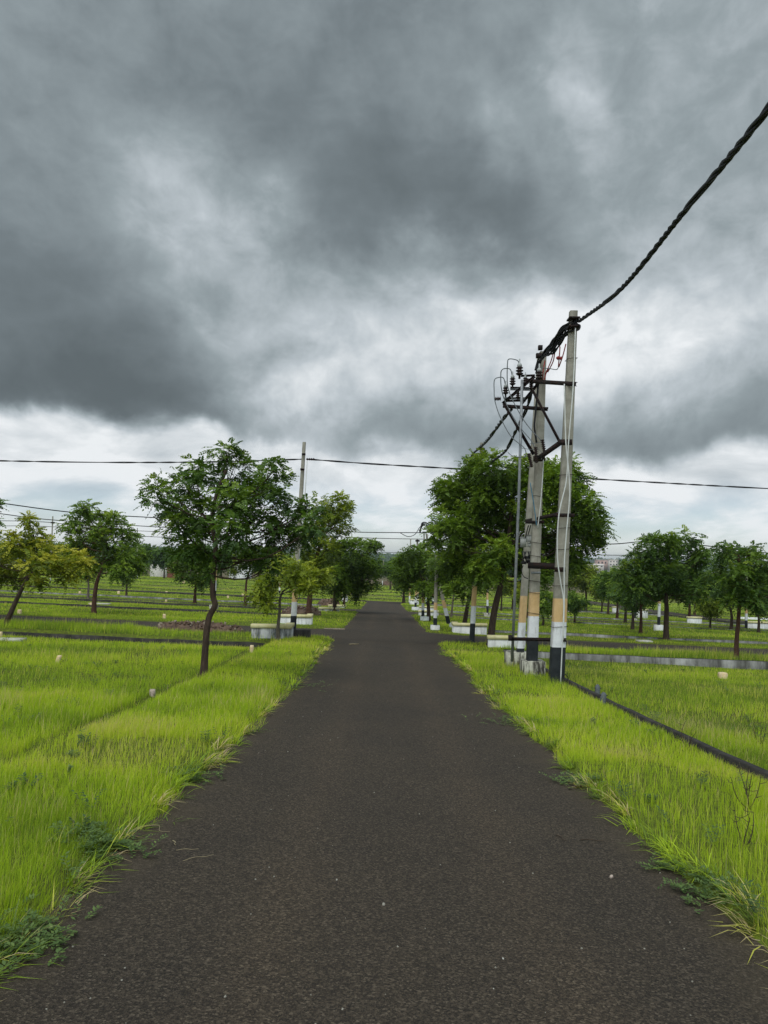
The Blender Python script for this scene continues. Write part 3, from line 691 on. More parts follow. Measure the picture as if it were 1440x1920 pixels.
# --- overhead cables
def cable(pts, r, label, n=2, pitch=.7, mat='black_rubber', sub=None, name='overhead_cable', k=10):
    P_ = spline([at(*p) for p in pts], k); c = P_[0]; b = MB(); 
    if n == 1: b.tube(P_, r, 6)
    else: strands(b, P_, r, n, pitch, 6, sub)
    return tag(b.build(name, M[mat], smooth=True, loc=c), label, 'cable', 'overhead cables')
cable([(1086, 602, 16.5), (1165, 541, 13), (1280, 400, 10), (1350, 316, 8.6), (1440, 204, 7.2), (1560, 40, 6.0), (1800, -300, 4.8)], .036, 'thick black twisted cable climbing from the front pole top to the upper right', 3, .92)
cable([(959, 766, 18.2), (940, 790, 20), (914, 825, 24), (893, 845, 28), (886, 853, 28), (881, 868, 29)], .045, 'black twisted cable dropping from the switch frame to the pole behind the right tree', 2, 1.3)
cable([(997, 735, 17.8), (985, 772, 18.8), (967, 808, 20.5), (948, 845, 23), (922, 866, 26), (906, 882, 28)], .04, 'black twisted cable sagging from the rusty crossarm into the right tree crown', 2, 1.3)
cable([(-160, 860, 29), (0, 864, 28.5), (200, 867, 28), (400, 866, 27.6), (567, 861, 27.2)], .028, 'thin black cable crossing the sky left of the tall left pole', 2, 2.3)
cable([(577, 861, 27.2), (700, 870, 27.5), (870, 880, 28), (1000, 891, 28.3), (1200, 903, 28.6), (1440, 916, 29), (1600, 922, 29.5)], .028, 'thin black cable crossing the sky right of the tall left pole', 2, 2.3)
cable([(-100, 928, 42), (0, 943, 44), (150, 962, 48), (330, 973, 52), (500, 986, 56), (650, 997, 59), (800, 999, 60)], .035, 'upper of the low cables sloping down from the left edge behind trees', 1)
cable([(-100, 950, 60), (0, 963, 63), (100, 975, 66), (310, 989, 72), (560, 1003, 80), (700, 1009, 84), (800, 1011, 86)], .04, 'second low cable from the left edge passing the far pole', 1)
cable([(-60, 976, 95), (98, 980, 100), (250, 1004, 105), (420, 1010, 110)], .045, 'faint thin cable strung past the top of the far left pole', 1)
cable([(-60, 988, 120), (52, 986, 125), (180, 992, 130), (420, 1002, 140)], .05, 'faint farthest cable low over the left trees', 1)
cable([(1100, 1017, 48), (1150, 1020, 48), (1235, 1014, 50), (1330, 1024, 49), (1440, 1037, 48), (1560, 1045, 47)], .035, 'low black cable passing the pole top behind the round right tree', 1)
cable([(1085, 1040, 90), (1150, 1041, 92), (1230, 1042, 95), (1310, 1050, 97), (1420, 1060, 100)], .045, 'lowest faint cable above the distant town on the right', 1)
cable([(750, 999, 60), (765, 1006, 60), (778, 1002, 60), (786, 990, 60), (792, 984, 60)], .03, 'small slack loop of cable hanging left of the far pole pair', 1)
cable([(650, 1037, 150), (760, 1036, 150), (830, 1037, 150)], .05, 'faint cable just above the distant hills over the road', 1)

# --- single poles
def lone_pole(base_px, d, top_px, w0, w1, label, bands=None, group='banded concrete poles', plinth=None, arms=(), extra=None, lean_d=0, plmat='plinth'):
    f = foot(base_px[0], base_px[1], d); ph = plinth[2] if plinth else 0; w0 *= .68; w1 *= .68
    t = thing('power_pole', f, label, 'pole', group)
    pf = f+np.array([0, 0, ph]); o, h, lean = pole_between(pf, top_px, d+lean_d, w0, w1, w0*.75, bands or [(.6, 1), (1.15, 2), (1.7, 3)], t, f, b0=-.05 if plinth else -.3)
    if plinth: b = MB(); b.box((plinth[3] if len(plinth) > 3 else 0, 0, ph/2-.2), (plinth[0], plinth[1], ph+.4)); b.build('plinth', M[plmat], t)
    for (pxa, pya, pxb, pyb, th) in arms:
        b = MB(); channel(b, at(pxa, pya, d-.12)-f, at(pxb, pyb, d-.12)-f, th, th); b.build('crossarm', M['rust'], t)
    return t, f
t, f = lone_pole((549, 1192), 27.2, (570.5, 829), .3, .17, 'tall banded pole on dark plinth at left crossroad carrying the sky cable', [(.5, 1), (1.0, 2), (1.45, 3)], plinth=(.75, .5, .28, .25), arms=((563, 880, 571, 881, .05), (566, 852, 573, 852, .05)), plmat='wall_dark')
b = MB(); c = at(582, 861, 27.1)-f; insulator_stack(at(574, 861, 27.1)-f, at(590, 861, 27.1)-f, .05, 4, b); b.build('insulator', M['porcelain'], t, smooth=True)
b = MB().tube([at(576, 864, 27.1)-f, at(572, 925, 27.1)-f, at(565, 1000, 27.1)-f, at(560, 1060, 27.1)-f], .02, 6); b.build('conduit', M['pvc_white'], t, smooth=True)
lone_pole((885, 1191), 27.8, (903.5, 830), .27, .17, 'tall banded pole rising through the big right tree beside the crossroad', [(.62, 1), (1.26, 2), (2.0, 3)], plinth=(.55, .5, .12, -.3), arms=((893, 842, 909, 842, .06), (889, 856, 913, 858, .07)), plmat='wall_dark')
lone_pole((816, 1166), 36.0, (819, 1040), .26, .2, 'short plain-topped stub pole with black, white and yellow bands, right verge', [(.34, 1), (.72, 2), (1.08, 3)], plinth=(.42, .4, .22, 0), plmat='whitewash')
lone_pole((841, 1156), 38.5, (824, 1095), .3, .26, 'leaning banded stub pole tilting left between the right trees', [(.35, 1), (.75, 2), (1.15, 3)], plinth=(.4, .4, .25, .25), plmat='whitewash')
lone_pole((793, 1150), 45, (794, 1080), .26, .2, 'banded pole on a pale block under the third right tree', [(.36, 1), (.8, 2), (1.3, 3)], plinth=(.5, .4, .25, .1), plmat='whitewash')
lone_pole((779, 1138), 62, (784, 1020), .26, .2, 'far banded pole with white and black foot in the right cluster', [(.36, 1), (.85, 2), (1.5, 3)], plinth=(.6, .4, .3), plmat='whitewash')
lone_pole((768, 1125), 82, (770, 1010), .24, .16, 'farthest banded pole on the right verge near the road end', [(.2, 1), (.9, 2), (1.7, 3)])
lone_pole((914, 1148), 55, (914, 1105), .22, .2, 'thin banded post standing alone in the right plots behind trees', [(.5, 1), (.95, 2), (1.5, 3)], plinth=(.5, .4, .3), plmat='plinth')
lone_pole((1190, 1160), 62, (1195, 1020), .24, .16, 'banded pole partly behind trunks on the right field, left of round tree', [(.7, 1), (1.4, 2), (1.9, 3)], plinth=(.3, .4, .2))
lone_pole((1235, 1178), 46, (1240, 1008), .24, .16, 'banded pole hidden behind the round right tree with top above the crown', [(.5, 1), (1.3, 2), (1.6, 3)], plinth=(.5, .4, .35), plmat='whitewash')
lone_pole((1399, 1176), 55, (1400, 1060), .26, .16, 'banded pole beside the white parapet near the right edge', [(.6, 1), (1.1, 2), (1.6, 3)])
lone_pole((401, 1140), 48, (411, 940), .28, .17, 'banded pole seen behind the trunk of the near left tree', [(.9, 1), (1.55, 2), (2.2, 3)], plinth=(.5, .4, .3), plmat='plinth')
lone_pole((94, 1085), 100, (99, 968), .3, .2, 'grey pole far off between the yellow tree and the green tree', [(.4, 1), (.9, 2), (1.4, 3)], arms=((95, 980, 103, 980, .15),))
lone_pole((52, 1080), 125, (53.5, 981), .26, .2, 'thin distant pole behind the yellow-green leaning tree', [(.4, 1), (.9, 2), (1.4, 3)])
lone_pole((258, 1076), 150, (257.5, 990), .3, .22, 'thin distant pole in the gap right of the green left tree', [(.4, 1), (.9, 2), (1.4, 3)])
lone_pole((513, 1080), 120, (514.5, 1002), .26, .2, 'distant pole seen beneath the near left crown, leftmost of two', [(.4, 1), (.9, 2), (1.4, 3)])
lone_pole((525, 1082), 100, (526, 1018), .3, .22, 'distant pole seen beneath the near left crown, nearer the tall pole', [(.4, 1), (.9, 2), (1.4, 3)])
lone_pole((717, 1092), 170, (719, 1050), .3, .25, 'slim pale post on the brown field over the end of the road', [(.4, 2), (.9, 2), (1.4, 2)])
t, f = lone_pole((800, 1128), 84, (795, 1000), .3, .22, 'far pole pair with tangled cables above the right row of trees', [(.4, 1), (.9, 2), (1.4, 3)], arms=((792, 998, 806, 998, .12), (795, 1013, 805, 1013, .12)))
pole_between(f+np.array([.8, .3, 0]), (800, 1001), 84.3, .3, .22, .22, [(.4, 1), (.9, 2), (1.4, 3)], t, f)
b = MB(); rr = np.random.default_rng(3)
for k in range(9): b.tube(spline([at(786+rr.uniform(-1, 3), 998+rr.uniform(-4, 3), 84)-f, at(791+rr.uniform(-2, 2), 984+rr.uniform(-5, 5), 84)-f, at(800+rr.uniform(-3, 3), 982+rr.uniform(-4, 5), 84)-f, at(808+rr.uniform(-2, 3), 996+rr.uniform(-6, 6), 84)-f], 5), .035, 5)
b.build('cable_bundle', M['black_rubber'], t)
lone_pole((783, 1128), 95, (782.5, 1011), .45, .3, 'distant pole top with dark cap left of the far pole pair', [(.4, 1), (.9, 2), (1.4, 3)], arms=((779, 1014, 787, 1014, .2),))

# ------------------------------------------------------------------ trees
def spray_arrays(o, dirs, L_, nl, lw, tint, rg, droop=.35):
    # pinnate leaves: o (S,3) roots, dirs (S,3), leaflets as kites either side of the rachis
    S_ = len(o); k = np.arange(nl); t = .22+.78*(k//2*2)/(max(nl-1, 1)); side = np.where(k % 2 == 0, 1, -1).astype(float)
    side[-1] = 0
    Ls = (L_*rg.uniform(.7, 1.2, S_))[:, None, None]
    up = np.tile([0, 0, 1.], (S_, 1))+rg.normal(0, .35, (S_, 3)); sv = np.cross(dirs, up); sv /= np.linalg.norm(sv, axis=1)[:, None]+1e-9
    nv = np.cross(sv, dirs)
    tt = t[None, :, None]
    p = o[:, None]+dirs[:, None]*Ls*tt+np.array([0, 0, -1.])[None, None]*Ls*droop*tt**2
    ll = Ls*.36*(1-.35*tt)
    ld = sv[:, None]*side[None, :, None]*.85+dirs[:, None]*.62+np.array([0, 0, -.38])+rg.normal(0, .14, (S_, nl, 3))
    ld /= np.linalg.norm(ld, axis=2)[..., None]
    wv = np.cross(ld, nv[:, None]+rg.normal(0, .25, (S_, nl, 3))); wv /= np.linalg.norm(wv, axis=2)[..., None]+1e-9
    wv = wv*lw*1.25*rg.uniform(.75, 1.2, (S_, nl, 1))
    V = np.stack([p, p+ld*ll*.42+wv, p+ld*ll, p+ld*ll*.42-wv], 2).reshape(-1, 3)
    n = S_*nl; F_ = np.arange(n*4).reshape(-1, 4)
    a = np.repeat(np.column_stack([tint, np.zeros(S_), rg.random(S_)]), nl*4, axis=0)
    a[:, 0] += np.repeat(rg.normal(0, .05, n), 4); a[:, 0] = np.clip(a[:, 0], 0, 1)
    return V, F_, a
def limb(mb, a, b, r0, r1, rg, bend=.12, n=7, sides=6):
    a = np.asarray(a, float); b = np.asarray(b, float); L_ = np.linalg.norm(b-a); t = np.linspace(0, 1, n)[:, None]
    off = rg.normal(0, bend*L_, 3); off2 = rg.normal(0, bend*L_*.4, 3)
    P_ = a+(b-a)*t+off*np.sin(t*np.pi)*.6+off2*np.sin(t*2*np.pi)*.5+np.array([0, 0, -.10*L_])*np.sin(t*np.pi)
    mb.tube(P_, np.linspace(r0, r1, n), sides, cap=False); return P_
def tree(label, base_px, d, trunk_px, lobes, r0, leaf='leaf_mid', bk='bark', dens=430, L_=.27, lw=.02, nl=11, seed=0, group='neem trees of the plots', dspread=.8, name='neem_tree', forks=None, tint0=.42, rs=.9, dk=2.1):
    rg = np.random.default_rng(1000+seed); f = foot(base_px[0], base_px[1], d); d = f[1]
    k = d/FPX
    root = thing(name, f, label, 'tree', group)
    tp = [np.array([0, 0, -.15]), np.zeros(3)]
    for q in trunk_px:
        dd = q[2] if len(q) > 2 else 0
        tp.append(at(q[0], q[1], d+dd)-f)
    P_ = spline(tp, 7); hh = P_[-1][2]
    rad = r0*(1-.62*np.clip(P_[:, 2]/hh, 0, 1))*(1+.35*np.exp(-np.clip(P_[:, 2], 0, 9)/.12))
    tb = MB(); tb.tube(P_*1.0, rad, 10, cap=False)
    fork_i = int(len(P_)*.55) if forks is None else int(np.argmin(np.abs(P_[:, 2]-(at(720, forks, d)[2]-f[2]))))
    V_o = []; V_d = []; V_t = []
    zs_ = []
    for lb in lobes:
        px, py, r = lb[:3]; r = r*k*rs
        dy = rg.uniform(-dspread, dspread) if len(lb) < 4 else lb[3]
        c = at(px, py, d+dy)-f
        # limb from the trunk part below the lobe
        cand = [q for q in range(fork_i, len(P_)) if P_[q][2] < c[2]-.25*abs(c[0]-P_[q][0])]
        i0 = rg.choice(cand[-max(1, len(cand)//2):]) if cand else fork_i
        lp = limb(tb, P_[i0], c, min(rad[i0]*.5, .016+.03*r), .007+.004*r, rg, .07)
        ncl = max(7, int(17*r**1.2)+5); 
        u = rg.normal(0, 1, (ncl, 3)); u /= np.linalg.norm(u, axis=1)[:, None]
        rr_ = r*rg.uniform(.35, 1.0, ncl)**.6
        cc = c+u*rr_[:, None]*np.array([1, 1, .86])
        nsp = max(10, int(dk*dens*r*r/ncl/rs**2))
        for q in range(ncl):
            s0 = lp[rg.integers(3, 7)]; bp = limb(tb, s0, cc[q], .006+.004*r, .003, rg, .1, 5, 4)
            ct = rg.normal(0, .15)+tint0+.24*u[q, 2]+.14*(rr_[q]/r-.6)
            m_ = nsp; sp = rg.random(m_)
            cs = r*.29*(.5+.9*rg.random())
            og = cc[q]+rg.normal(0, 1, (m_, 3))*np.array([cs, cs, cs*.6])*.75
            dr = rg.normal(0, 1, (m_, 3))*np.array([1, 1, .55])+(og-cc[q])/cs*.6+np.array([0, 0, .05])+u[q]*.35
            dr /= np.linalg.norm(dr, axis=1)[:, None]
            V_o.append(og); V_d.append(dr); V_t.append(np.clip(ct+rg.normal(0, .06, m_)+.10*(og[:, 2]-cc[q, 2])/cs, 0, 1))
    tb.build('trunk', M[bk], root, smooth=True)
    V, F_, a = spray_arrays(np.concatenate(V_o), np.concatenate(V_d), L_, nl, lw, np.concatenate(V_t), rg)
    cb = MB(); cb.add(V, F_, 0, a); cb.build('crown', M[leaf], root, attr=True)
    return root
# near left tree
tree('slender dark green tree with a kinked trunk standing on the near left verge', (382, 1266), 15.2,
     [(385, 1215), (388, 1180), (393, 1155, .05), (403, 1135), (399, 1115), (400, 1080), (404, 1030), (398, 980), (405, 930), (425, 880)],
     [(425, 848, 30), (440, 875, 32), (400, 905, 44), (362, 878, 26), (345, 905, 34), (298, 912, 24), (290, 930, 22), (330, 950, 38), (335, 990, 36), (380, 960, 50), (430, 940, 48), (470, 920, 44), (515, 880, 24), (505, 905, 34), (530, 935, 26), (480, 970, 46), (430, 1000, 46), (540, 975, 34), (575, 958, 24), (585, 985, 22), (520, 1010, 34), (470, 1040, 36), (380, 1025, 40), (345, 1030, 30), (510, 1050, 24), (400, 1060, 24), (560, 1010, 20)],
     .074, 'leaf_dark', 'bark', dens=560, L_=.24, lw=.0165, nl=11, seed=1, forks=1090, tint0=.40, dspread=.9, rs=.86, dk=1.55)
# big right tree
tree('big leafy tree with a leaning trunk beside the three-pole structure', (920, 1210), 27.0,
     [(922, 1180), (928, 1140), (938, 1100), (942, 1075), (948, 1040), (955, 1000), (960, 950), (965, 910)],
     [(940, 885, 50), (900, 890, 44), (850, 905, 34), (838, 925, 32), (985, 885, 42), (1050, 880, 32), (1060, 905, 45), (1020, 905, 45), (880, 930, 50), (930, 935, 52), (845, 970, 40), (835, 1000, 30), (890, 985, 50), (950, 990, 55), (1000, 960, 50), (1060, 960, 48), (1095, 945, 30), (1105, 985, 34), (1120, 975, 22), (1080, 1010, 42), (1030, 1020, 46), (980, 1040, 44), (930, 1040, 42), (880, 1035, 40), (850, 1050, 34), (1060, 1050, 34), (1010, 1075, 30), (905, 1075, 26), (1110, 1010, 20)],
     .135, 'leaf_mid', 'bark', dens=300, L_=.33, lw=.026, nl=9, seed=2, forks=1080, dspread=1.7, tint0=.42, rs=.86, dk=2.9)
tree('small yellow-green tree with a grey branching trunk beside the near left parapet', (522, 1205), 25.2,
     [(521, 1180), (524, 1150), (525, 1125), (530, 1110), (545, 1100), (560, 1096)],
     [(495, 1095, 22), (485, 1115, 16), (510, 1075, 22), (530, 1055, 20), (545, 1070, 24), (570, 1080, 24), (595, 1085, 20), (550, 1095, 18), (580, 1100, 16), (500, 1130, 12), (605, 1075, 14)],
     .07, 'leaf_olive', 'bark_grey', dens=380, L_=.3, lw=.024, nl=9, seed=3, forks=1130, tint0=.62)
tree('tall airy olive tree with a double trunk behind the left banded pole', (578, 1156), 42,
     [(580, 1130), (583, 1100), (590, 1060), (600, 1020), (610, 980)],
     [(630, 940, 22), (605, 950, 24), (640, 965, 22), (590, 975, 26), (625, 985, 28), (600, 1005, 26), (580, 1030, 28), (610, 1030, 26), (575, 1065, 26), (600, 1065, 30), (650, 950, 10), (570, 1000, 18)],
     .17, 'leaf_olive', 'bark_red', dens=150, L_=.42, lw=.035, nl=9, seed=4, forks=1090, tint0=.45, dspread=1.4)
tree('dense round dark green tree beside the left road edge', (627, 1152), 52.5,
     [(628, 1125), (630, 1105), (640, 1080), (650, 1060)],
     [(660, 1030, 26), (640, 1025, 22), (690, 1025, 18), (702, 1022, 12), (625, 1045, 24), (655, 1055, 34), (685, 1055, 30), (700, 1060, 20), (620, 1075, 26), (650, 1085, 32), (685, 1085, 26), (640, 1105, 20), (668, 1108, 22), (612, 1095, 16), (600, 1050, 14)],
     .16, 'leaf_mid', 'bark', dens=170, L_=.46, lw=.045, nl=7, seed=5, dspread=1.8, tint0=.3)
tree('leaning yellow-green tree at the left edge of the picture', (10, 1176), 26.5,
     [(22, 1145), (38, 1110), (52, 1085), (62, 1070), (72, 1050)],
     [(55, 975, 12), (55, 1000, 20), (35, 1020, 26), (70, 1020, 28), (10, 1035, 24), (-15, 1045, 26), (100, 1035, 26), (40, 1050, 28), (80, 1055, 28), (125, 1045, 24), (150, 1050, 20), (0, 1070, 26), (25, 1085, 20), (110, 1070, 22), (130, 1080, 16), (165, 1055, 12), (70, 1090, 14)],
     .10, 'leaf_yellow', 'bark', dens=290, L_=.32, lw=.027, nl=9, seed=6, forks=1085, dspread=1.3, tint0=.56)
tree('green tree with a reddish trunk right of the yellow-green one', (176, 1150), 37,
     [(177, 1125), (180, 1100), (184, 1085), (192, 1065), (195, 1040), (190, 1000)],
     [(158, 950, 16), (155, 970, 20), (185, 985, 22), (215, 970, 14), (135, 985, 18), (190, 965, 10), (160, 1005, 28), (200, 1010, 28), (235, 995, 22), (248, 1015, 18), (140, 1025, 22), (180, 1040, 28), (215, 1045, 28), (245, 1045, 20), (225, 1070, 20), (170, 1065, 18), (260, 1060, 14)],
     .12, 'leaf_mid', 'bark_red', dens=190, L_=.38, lw=.035, nl=9, seed=7, dspread=1.5, tint0=.45, forks=1085)
tree('young dark tree in the gap behind the near left trunk', (365, 1132), 55,
     [(366, 1110), (368, 1095), (368, 1075)],
     [(365, 1035, 22), (345, 1050, 20), (385, 1050, 20), (365, 1065, 26), (340, 1075, 14), (390, 1080, 16), (370, 1088, 14), (330, 1060, 12)],
     .13, 'leaf_mid', 'bark_red', dens=150, L_=.5, lw=.045, nl=7, seed=8, tint0=.32)
tree('round dark tree with thick foliage beyond the first right crossroad', (1249, 1198), 36,
     [(1249, 1170), (1250, 1140), (1249, 1120), (1252, 1095), (1252, 1060)],
     [(1255, 1020, 24), (1285, 1015, 24), (1225, 1025, 24), (1310, 1030, 20), (1200, 1040, 22), (1245, 1045, 32), (1290, 1045, 30), (1320, 1045, 16), (1180, 1065, 24), (1215, 1070, 32), (1260, 1075, 34), (1300, 1075, 30), (1330, 1095, 16), (1185, 1095, 24), (1225, 1105, 26), (1275, 1105, 28), (1310, 1105, 22), (1165, 1080, 14), (1215, 1012, 9)],
     .14, 'leaf_dark', 'bark', dens=230, L_=.36, lw=.032, nl=9, seed=9, dspread=1.8, tint0=.42, forks=1110)
tree('tall tree with a thin reddish trunk near the right edge', (1381, 1237), 26.2,
     [(1381, 1205), (1384, 1170), (1386, 1140), (1388, 1110), (1388, 1070), (1385, 1040)],
     [(1362, 1025, 16), (1375, 1030, 18), (1412, 1035, 18), (1355, 1045, 18), (1390, 1050, 26), (1425, 1050, 20), (1350, 1075, 22), (1385, 1080, 32), (1425, 1080, 28), (1455, 1070, 28), (1365, 1105, 24), (1400, 1110, 26), (1440, 1105, 26), (1425, 1130, 16), (1375, 1125, 14), (1470, 1100, 22)],
     .085, 'leaf_dark', 'bark_red', dens=300, L_=.3, lw=.026, nl=9, seed=10, dspread=1.1, tint0=.46, forks=1130)
# right row along the main road
tree('tree with a dark slanting trunk behind the tall right banded pole', (869, 1168), 36,
     [(876, 1140), (883, 1110), (890, 1080), (885, 1050)],
     [(860, 1035, 26), (890, 1040, 26), (835, 1050, 24), (865, 1065, 28), (900, 1070, 26), (845, 1085, 24), (880, 1090, 24), (910, 1095, 18), (855, 1105, 16), (830, 1075, 18)],
     .12, 'leaf_mid', 'bark', dens=180, L_=.4, lw=.036, nl=9, seed=11, tint0=.36, dspread=1.3)
tree('dense tree beside the short stub pole on the right verge', (804, 1157), 45,
     [(803, 1130), (800, 1110), (795, 1085)],
     [(775, 1035, 20), (800, 1030, 20), (760, 1050, 20), (790, 1055, 28), (815, 1060, 20), (755, 1075, 18), (785, 1080, 26), (810, 1090, 24), (770, 1095, 18), (795, 1105, 16), (820, 1105, 14)],
     .13, 'leaf_mid', 'bark', dens=170, L_=.45, lw=.042, nl=7, seed=12, tint0=.33, dspread=1.6)
tree('slim tree with a pale stem right of the leaning stub pole', (846, 1150), 50, [(850, 1120), (852, 1100)],
     [(835, 1085, 16), (852, 1075, 20), (868, 1085, 16), (850, 1095, 14)], .08, 'leaf_olive', 'bark_grey', dens=150, L_=.45, lw=.04, nl=7, seed=13)
tree('small dark tree at the left end of the right-hand row beyond the road', (732, 1100), 150, [(732, 1088), (733, 1078)],
     [(728, 1062, 9), (742, 1060, 11), (722, 1070, 8), (736, 1072, 10), (750, 1072, 9)], .2, 'leaf_dark', 'bark', dens=70, L_=1.0, lw=.1, nl=7, seed=14, dspread=2.5)
tree('bushy tree right of the far road end, first of the right row', (757, 1125), 85, [(757, 1110), (757, 1095)],
     [(748, 1060, 14), (765, 1055, 14), (745, 1078, 12), (762, 1078, 18), (775, 1075, 14), (752, 1092, 12), (770, 1098, 12)], .2, 'leaf_mid', 'bark', dens=100, L_=.7, lw=.07, nl=7, seed=15, dspread=2, tint0=.3)
tree('small tree behind the dense round one on the left verge', (645, 1137), 66, [(646, 1120), (648, 1105)],
     [(640, 1085, 16), (655, 1080, 16), (648, 1098, 14)], .12, 'leaf_mid', 'bark_red', dens=120, L_=.55, lw=.05, nl=7, seed=16)
tree('reddish bare-limbed tree behind the near left tree and small olive tree', (460, 1128), 56, [(461, 1105), (463, 1085), (470, 1065)],
     [(450, 1050, 16), (475, 1050, 18), (440, 1065, 12), (490, 1062, 14), (465, 1040, 12)], .12, 'leaf_olive', 'bark_red', dens=60, L_=.45, lw=.035, nl=7, seed=17, tint0=.3)
tree('grey-trunked young tree behind the yellow-green crown on the left', (165, 1120), 58, [(166, 1100), (165, 1085)],
     [(150, 1070, 14), (172, 1072, 14), (160, 1060, 14)], .11, 'leaf_olive', 'bark_grey', dens=130, L_=.5, lw=.045, nl=7, seed=18, tint0=.5)
tree('small tree with drooping leaves right of the reddish trunked tree', (237, 1112), 66, [(238, 1095), (240, 1080)],
     [(245, 1065, 14), (232, 1070, 14), (258, 1050, 16), (270, 1035, 14), (262, 1070, 12), (240, 1085, 8)], .1, 'leaf_mid', 'bark', dens=130, L_=.5, lw=.045, nl=7, seed=19, tint0=.36)
tree('dark tree behind the left plots beside the brick hut', (308, 1078), 160, [(308, 1065), (308, 1055)],
     [(300, 1040, 12), (315, 1035, 12), (322, 1045, 12), (292, 1050, 9), (308, 1052, 12)], .2, 'leaf_dark', 'bark', dens=60, L_=1.0, lw=.11, nl=7, seed=20, dspread=3, tint0=.2)
tree('olive tree reddish-stemmed at the far left, behind the two left trees', (231, 1092), 100, [(231, 1080), (232, 1070)],
     [(225, 1055, 14), (240, 1055, 14), (232, 1068, 12)], .13, 'leaf_mid', 'bark_red', dens=90, L_=.7, lw=.07, nl=7, seed=21)
# right-hand field
rt = [((1201, 1188), 42, 'leaf_dark', 22, 'trunked tree directly left of the round right tree'), ((1186, 1180), 47, 'leaf_dark', 20, 'second tree left of the round right tree'),
      ((1172, 1170), 55, 'leaf_mid', 19, 'tree above the small white parapet in the right field'), ((1157, 1158), 66, 'leaf_dark', 17, 'dark tree near the start of the back road row'),
      ((1140, 1148), 78, 'leaf_mid', 15, 'small dark tree left in the back road row'), ((1128, 1145), 84, 'leaf_yellow', 11, 'little yellow-green tree farthest left in the back road row'),
      ((1292, 1165), 66, 'leaf_dark', 19, 'tree right of the round one beyond the small white block'), ((1331, 1180), 52, 'leaf_olive', 13, 'small light green sapling between the round and the tall right tree'),
      ((1371, 1182), 52, 'leaf_dark', 20, 'tree just behind the tall thin-trunked one'), ((1302, 1150), 90, 'leaf_dark', 16, 'background tree behind the back road wall'),
      ((1422, 1185), 50, 'leaf_dark', 18, 'small tree beside the right edge parapet'), ((1018, 1180), 46, 'leaf_mid', 15, 'slim tree seen between the structure poles'),
      ((987, 1165), 58, 'leaf_olive', 13, 'small tree just behind the rear structure pole'), ((1067, 1130), 100, 'leaf_olive', 15, 'pale olive tree behind the front structure pole'),
      ((1098, 1140), 88, 'leaf_olive', 17, 'olive tree before the distant pink roofs'), ((1077, 1172), 52, 'leaf_dark', 12, 'young dark tree right of the front structure pole'),
      ((1340, 1150), 95, 'leaf_dark', 16, 'dark tree behind the far right wall, between two trunks'), ((1400, 1148), 98, 'leaf_dark', 17, 'dark tree backing the far right banded pole'),
      ((1435, 1150), 95, 'leaf_dark', 17, 'dark background tree at the far right edge'), ((940, 1130), 75, 'leaf_olive', 12, 'yellowish small tree behind the big leaning trunk'), ((960, 1140), 80, 'leaf_yellow', 11, 'bright small tree left of the structure poles')]
for q, (bp, d, lf, r_, lab) in enumerate(rt):
    x, y = bp; rg = np.random.default_rng(q+50)
    hgt = r_*3.6; lob = []
    for e in range(8 if r_ > 13 else 6):
        a_ = e/8*6.28+rg.uniform(0, .5); lob.append((x+math.cos(a_)*r_*1.05+rg.uniform(-3, 3), y-hgt+math.sin(a_)*r_*.8+rg.uniform(-3, 3), r_*rg.uniform(.65, .9)))
    lob.append((x, y-hgt, r_))
    far = d > 60
    tree(lab, bp, d, [(x+1, y-hgt*.35), (x+rg.uniform(-3, 3), y-hgt*.6), (x, y-hgt*.9)], lob, .0026*r_*d/FPX*60, lf, 'bark' if q % 3 else 'bark_red', dens=120 if far else 170, L_=.6 if far else .42, lw=.055 if far else .038, nl=7, seed=100+q, dspread=1.5, tint0=.36)
# tree whose crown only just enters on the far left
tree('dark tree whose crown tips just enter at the left edge', (-75, 1180), 30, [(-75, 1140), (-72, 1090), (-70, 1040)],
     [(-60, 960, 34), (-18, 975, 14), (-15, 945, 15), (-50, 1000, 32), (-90, 980, 34), (-18, 1005, 10), (-50, 1050, 20)], .12, 'leaf_dark', 'bark', dens=220, L_=.34, lw=.03, nl=9, seed=60)
# distant trees: three kinds copied
protos = []
for q, lf in enumerate(('leaf_dark', 'leaf_dark', 'leaf_mid')):
    rg = np.random.default_rng(q+80); root = thing('distant_tree', (0, 0, 0), 'distant tree', 'tree', 'distant trees scattered before the hills')
    tb = MB(); tb.tube([(0, 0, -.5), (0, 0, 1.5), (.2, 0, 3)], [.3, .22, .15], 6); tb.build('trunk', M['bark'], root, smooth=True)
    n = 900; u = rg.normal(0, 1, (n, 3)); u /= np.linalg.norm(u, axis=1)[:, None]; lc = rg.normal(0, 1, (7, 3))*np.array([1.3, 1.3, .7])+np.array([0, 0, 4.2])
    k_ = rg.integers(0, 7, n); og = lc[k_]+u*rg.uniform(.6, 1.5, (n, 1))
    V, F_, a = spray_arrays(og, u, 1.0, 5, .16, np.clip(.3+.2*u[:, 2]+rg.normal(0, .1, n), 0, 1), rg)
    cb = MB(); cb.add(V, F_, 0, a); cb.build('crown', M[lf], root, attr=True); protos.append(root)
rg = np.random.default_rng(4)
DT = []
for x_, y_, d_ in ((-74, 0, 180), (-60, 0, 185), (-84, 0, 190), (-50, 0, 205), (-95, 0, 175), (-41, 0, 190), (-105, 0, 185), (-30, 0, 215)): DT.append((x_, d_))
for q in range(46):
    d_ = rg.uniform(230, 600); DT.append((rg.uniform(-.6, .6)*d_, d_))
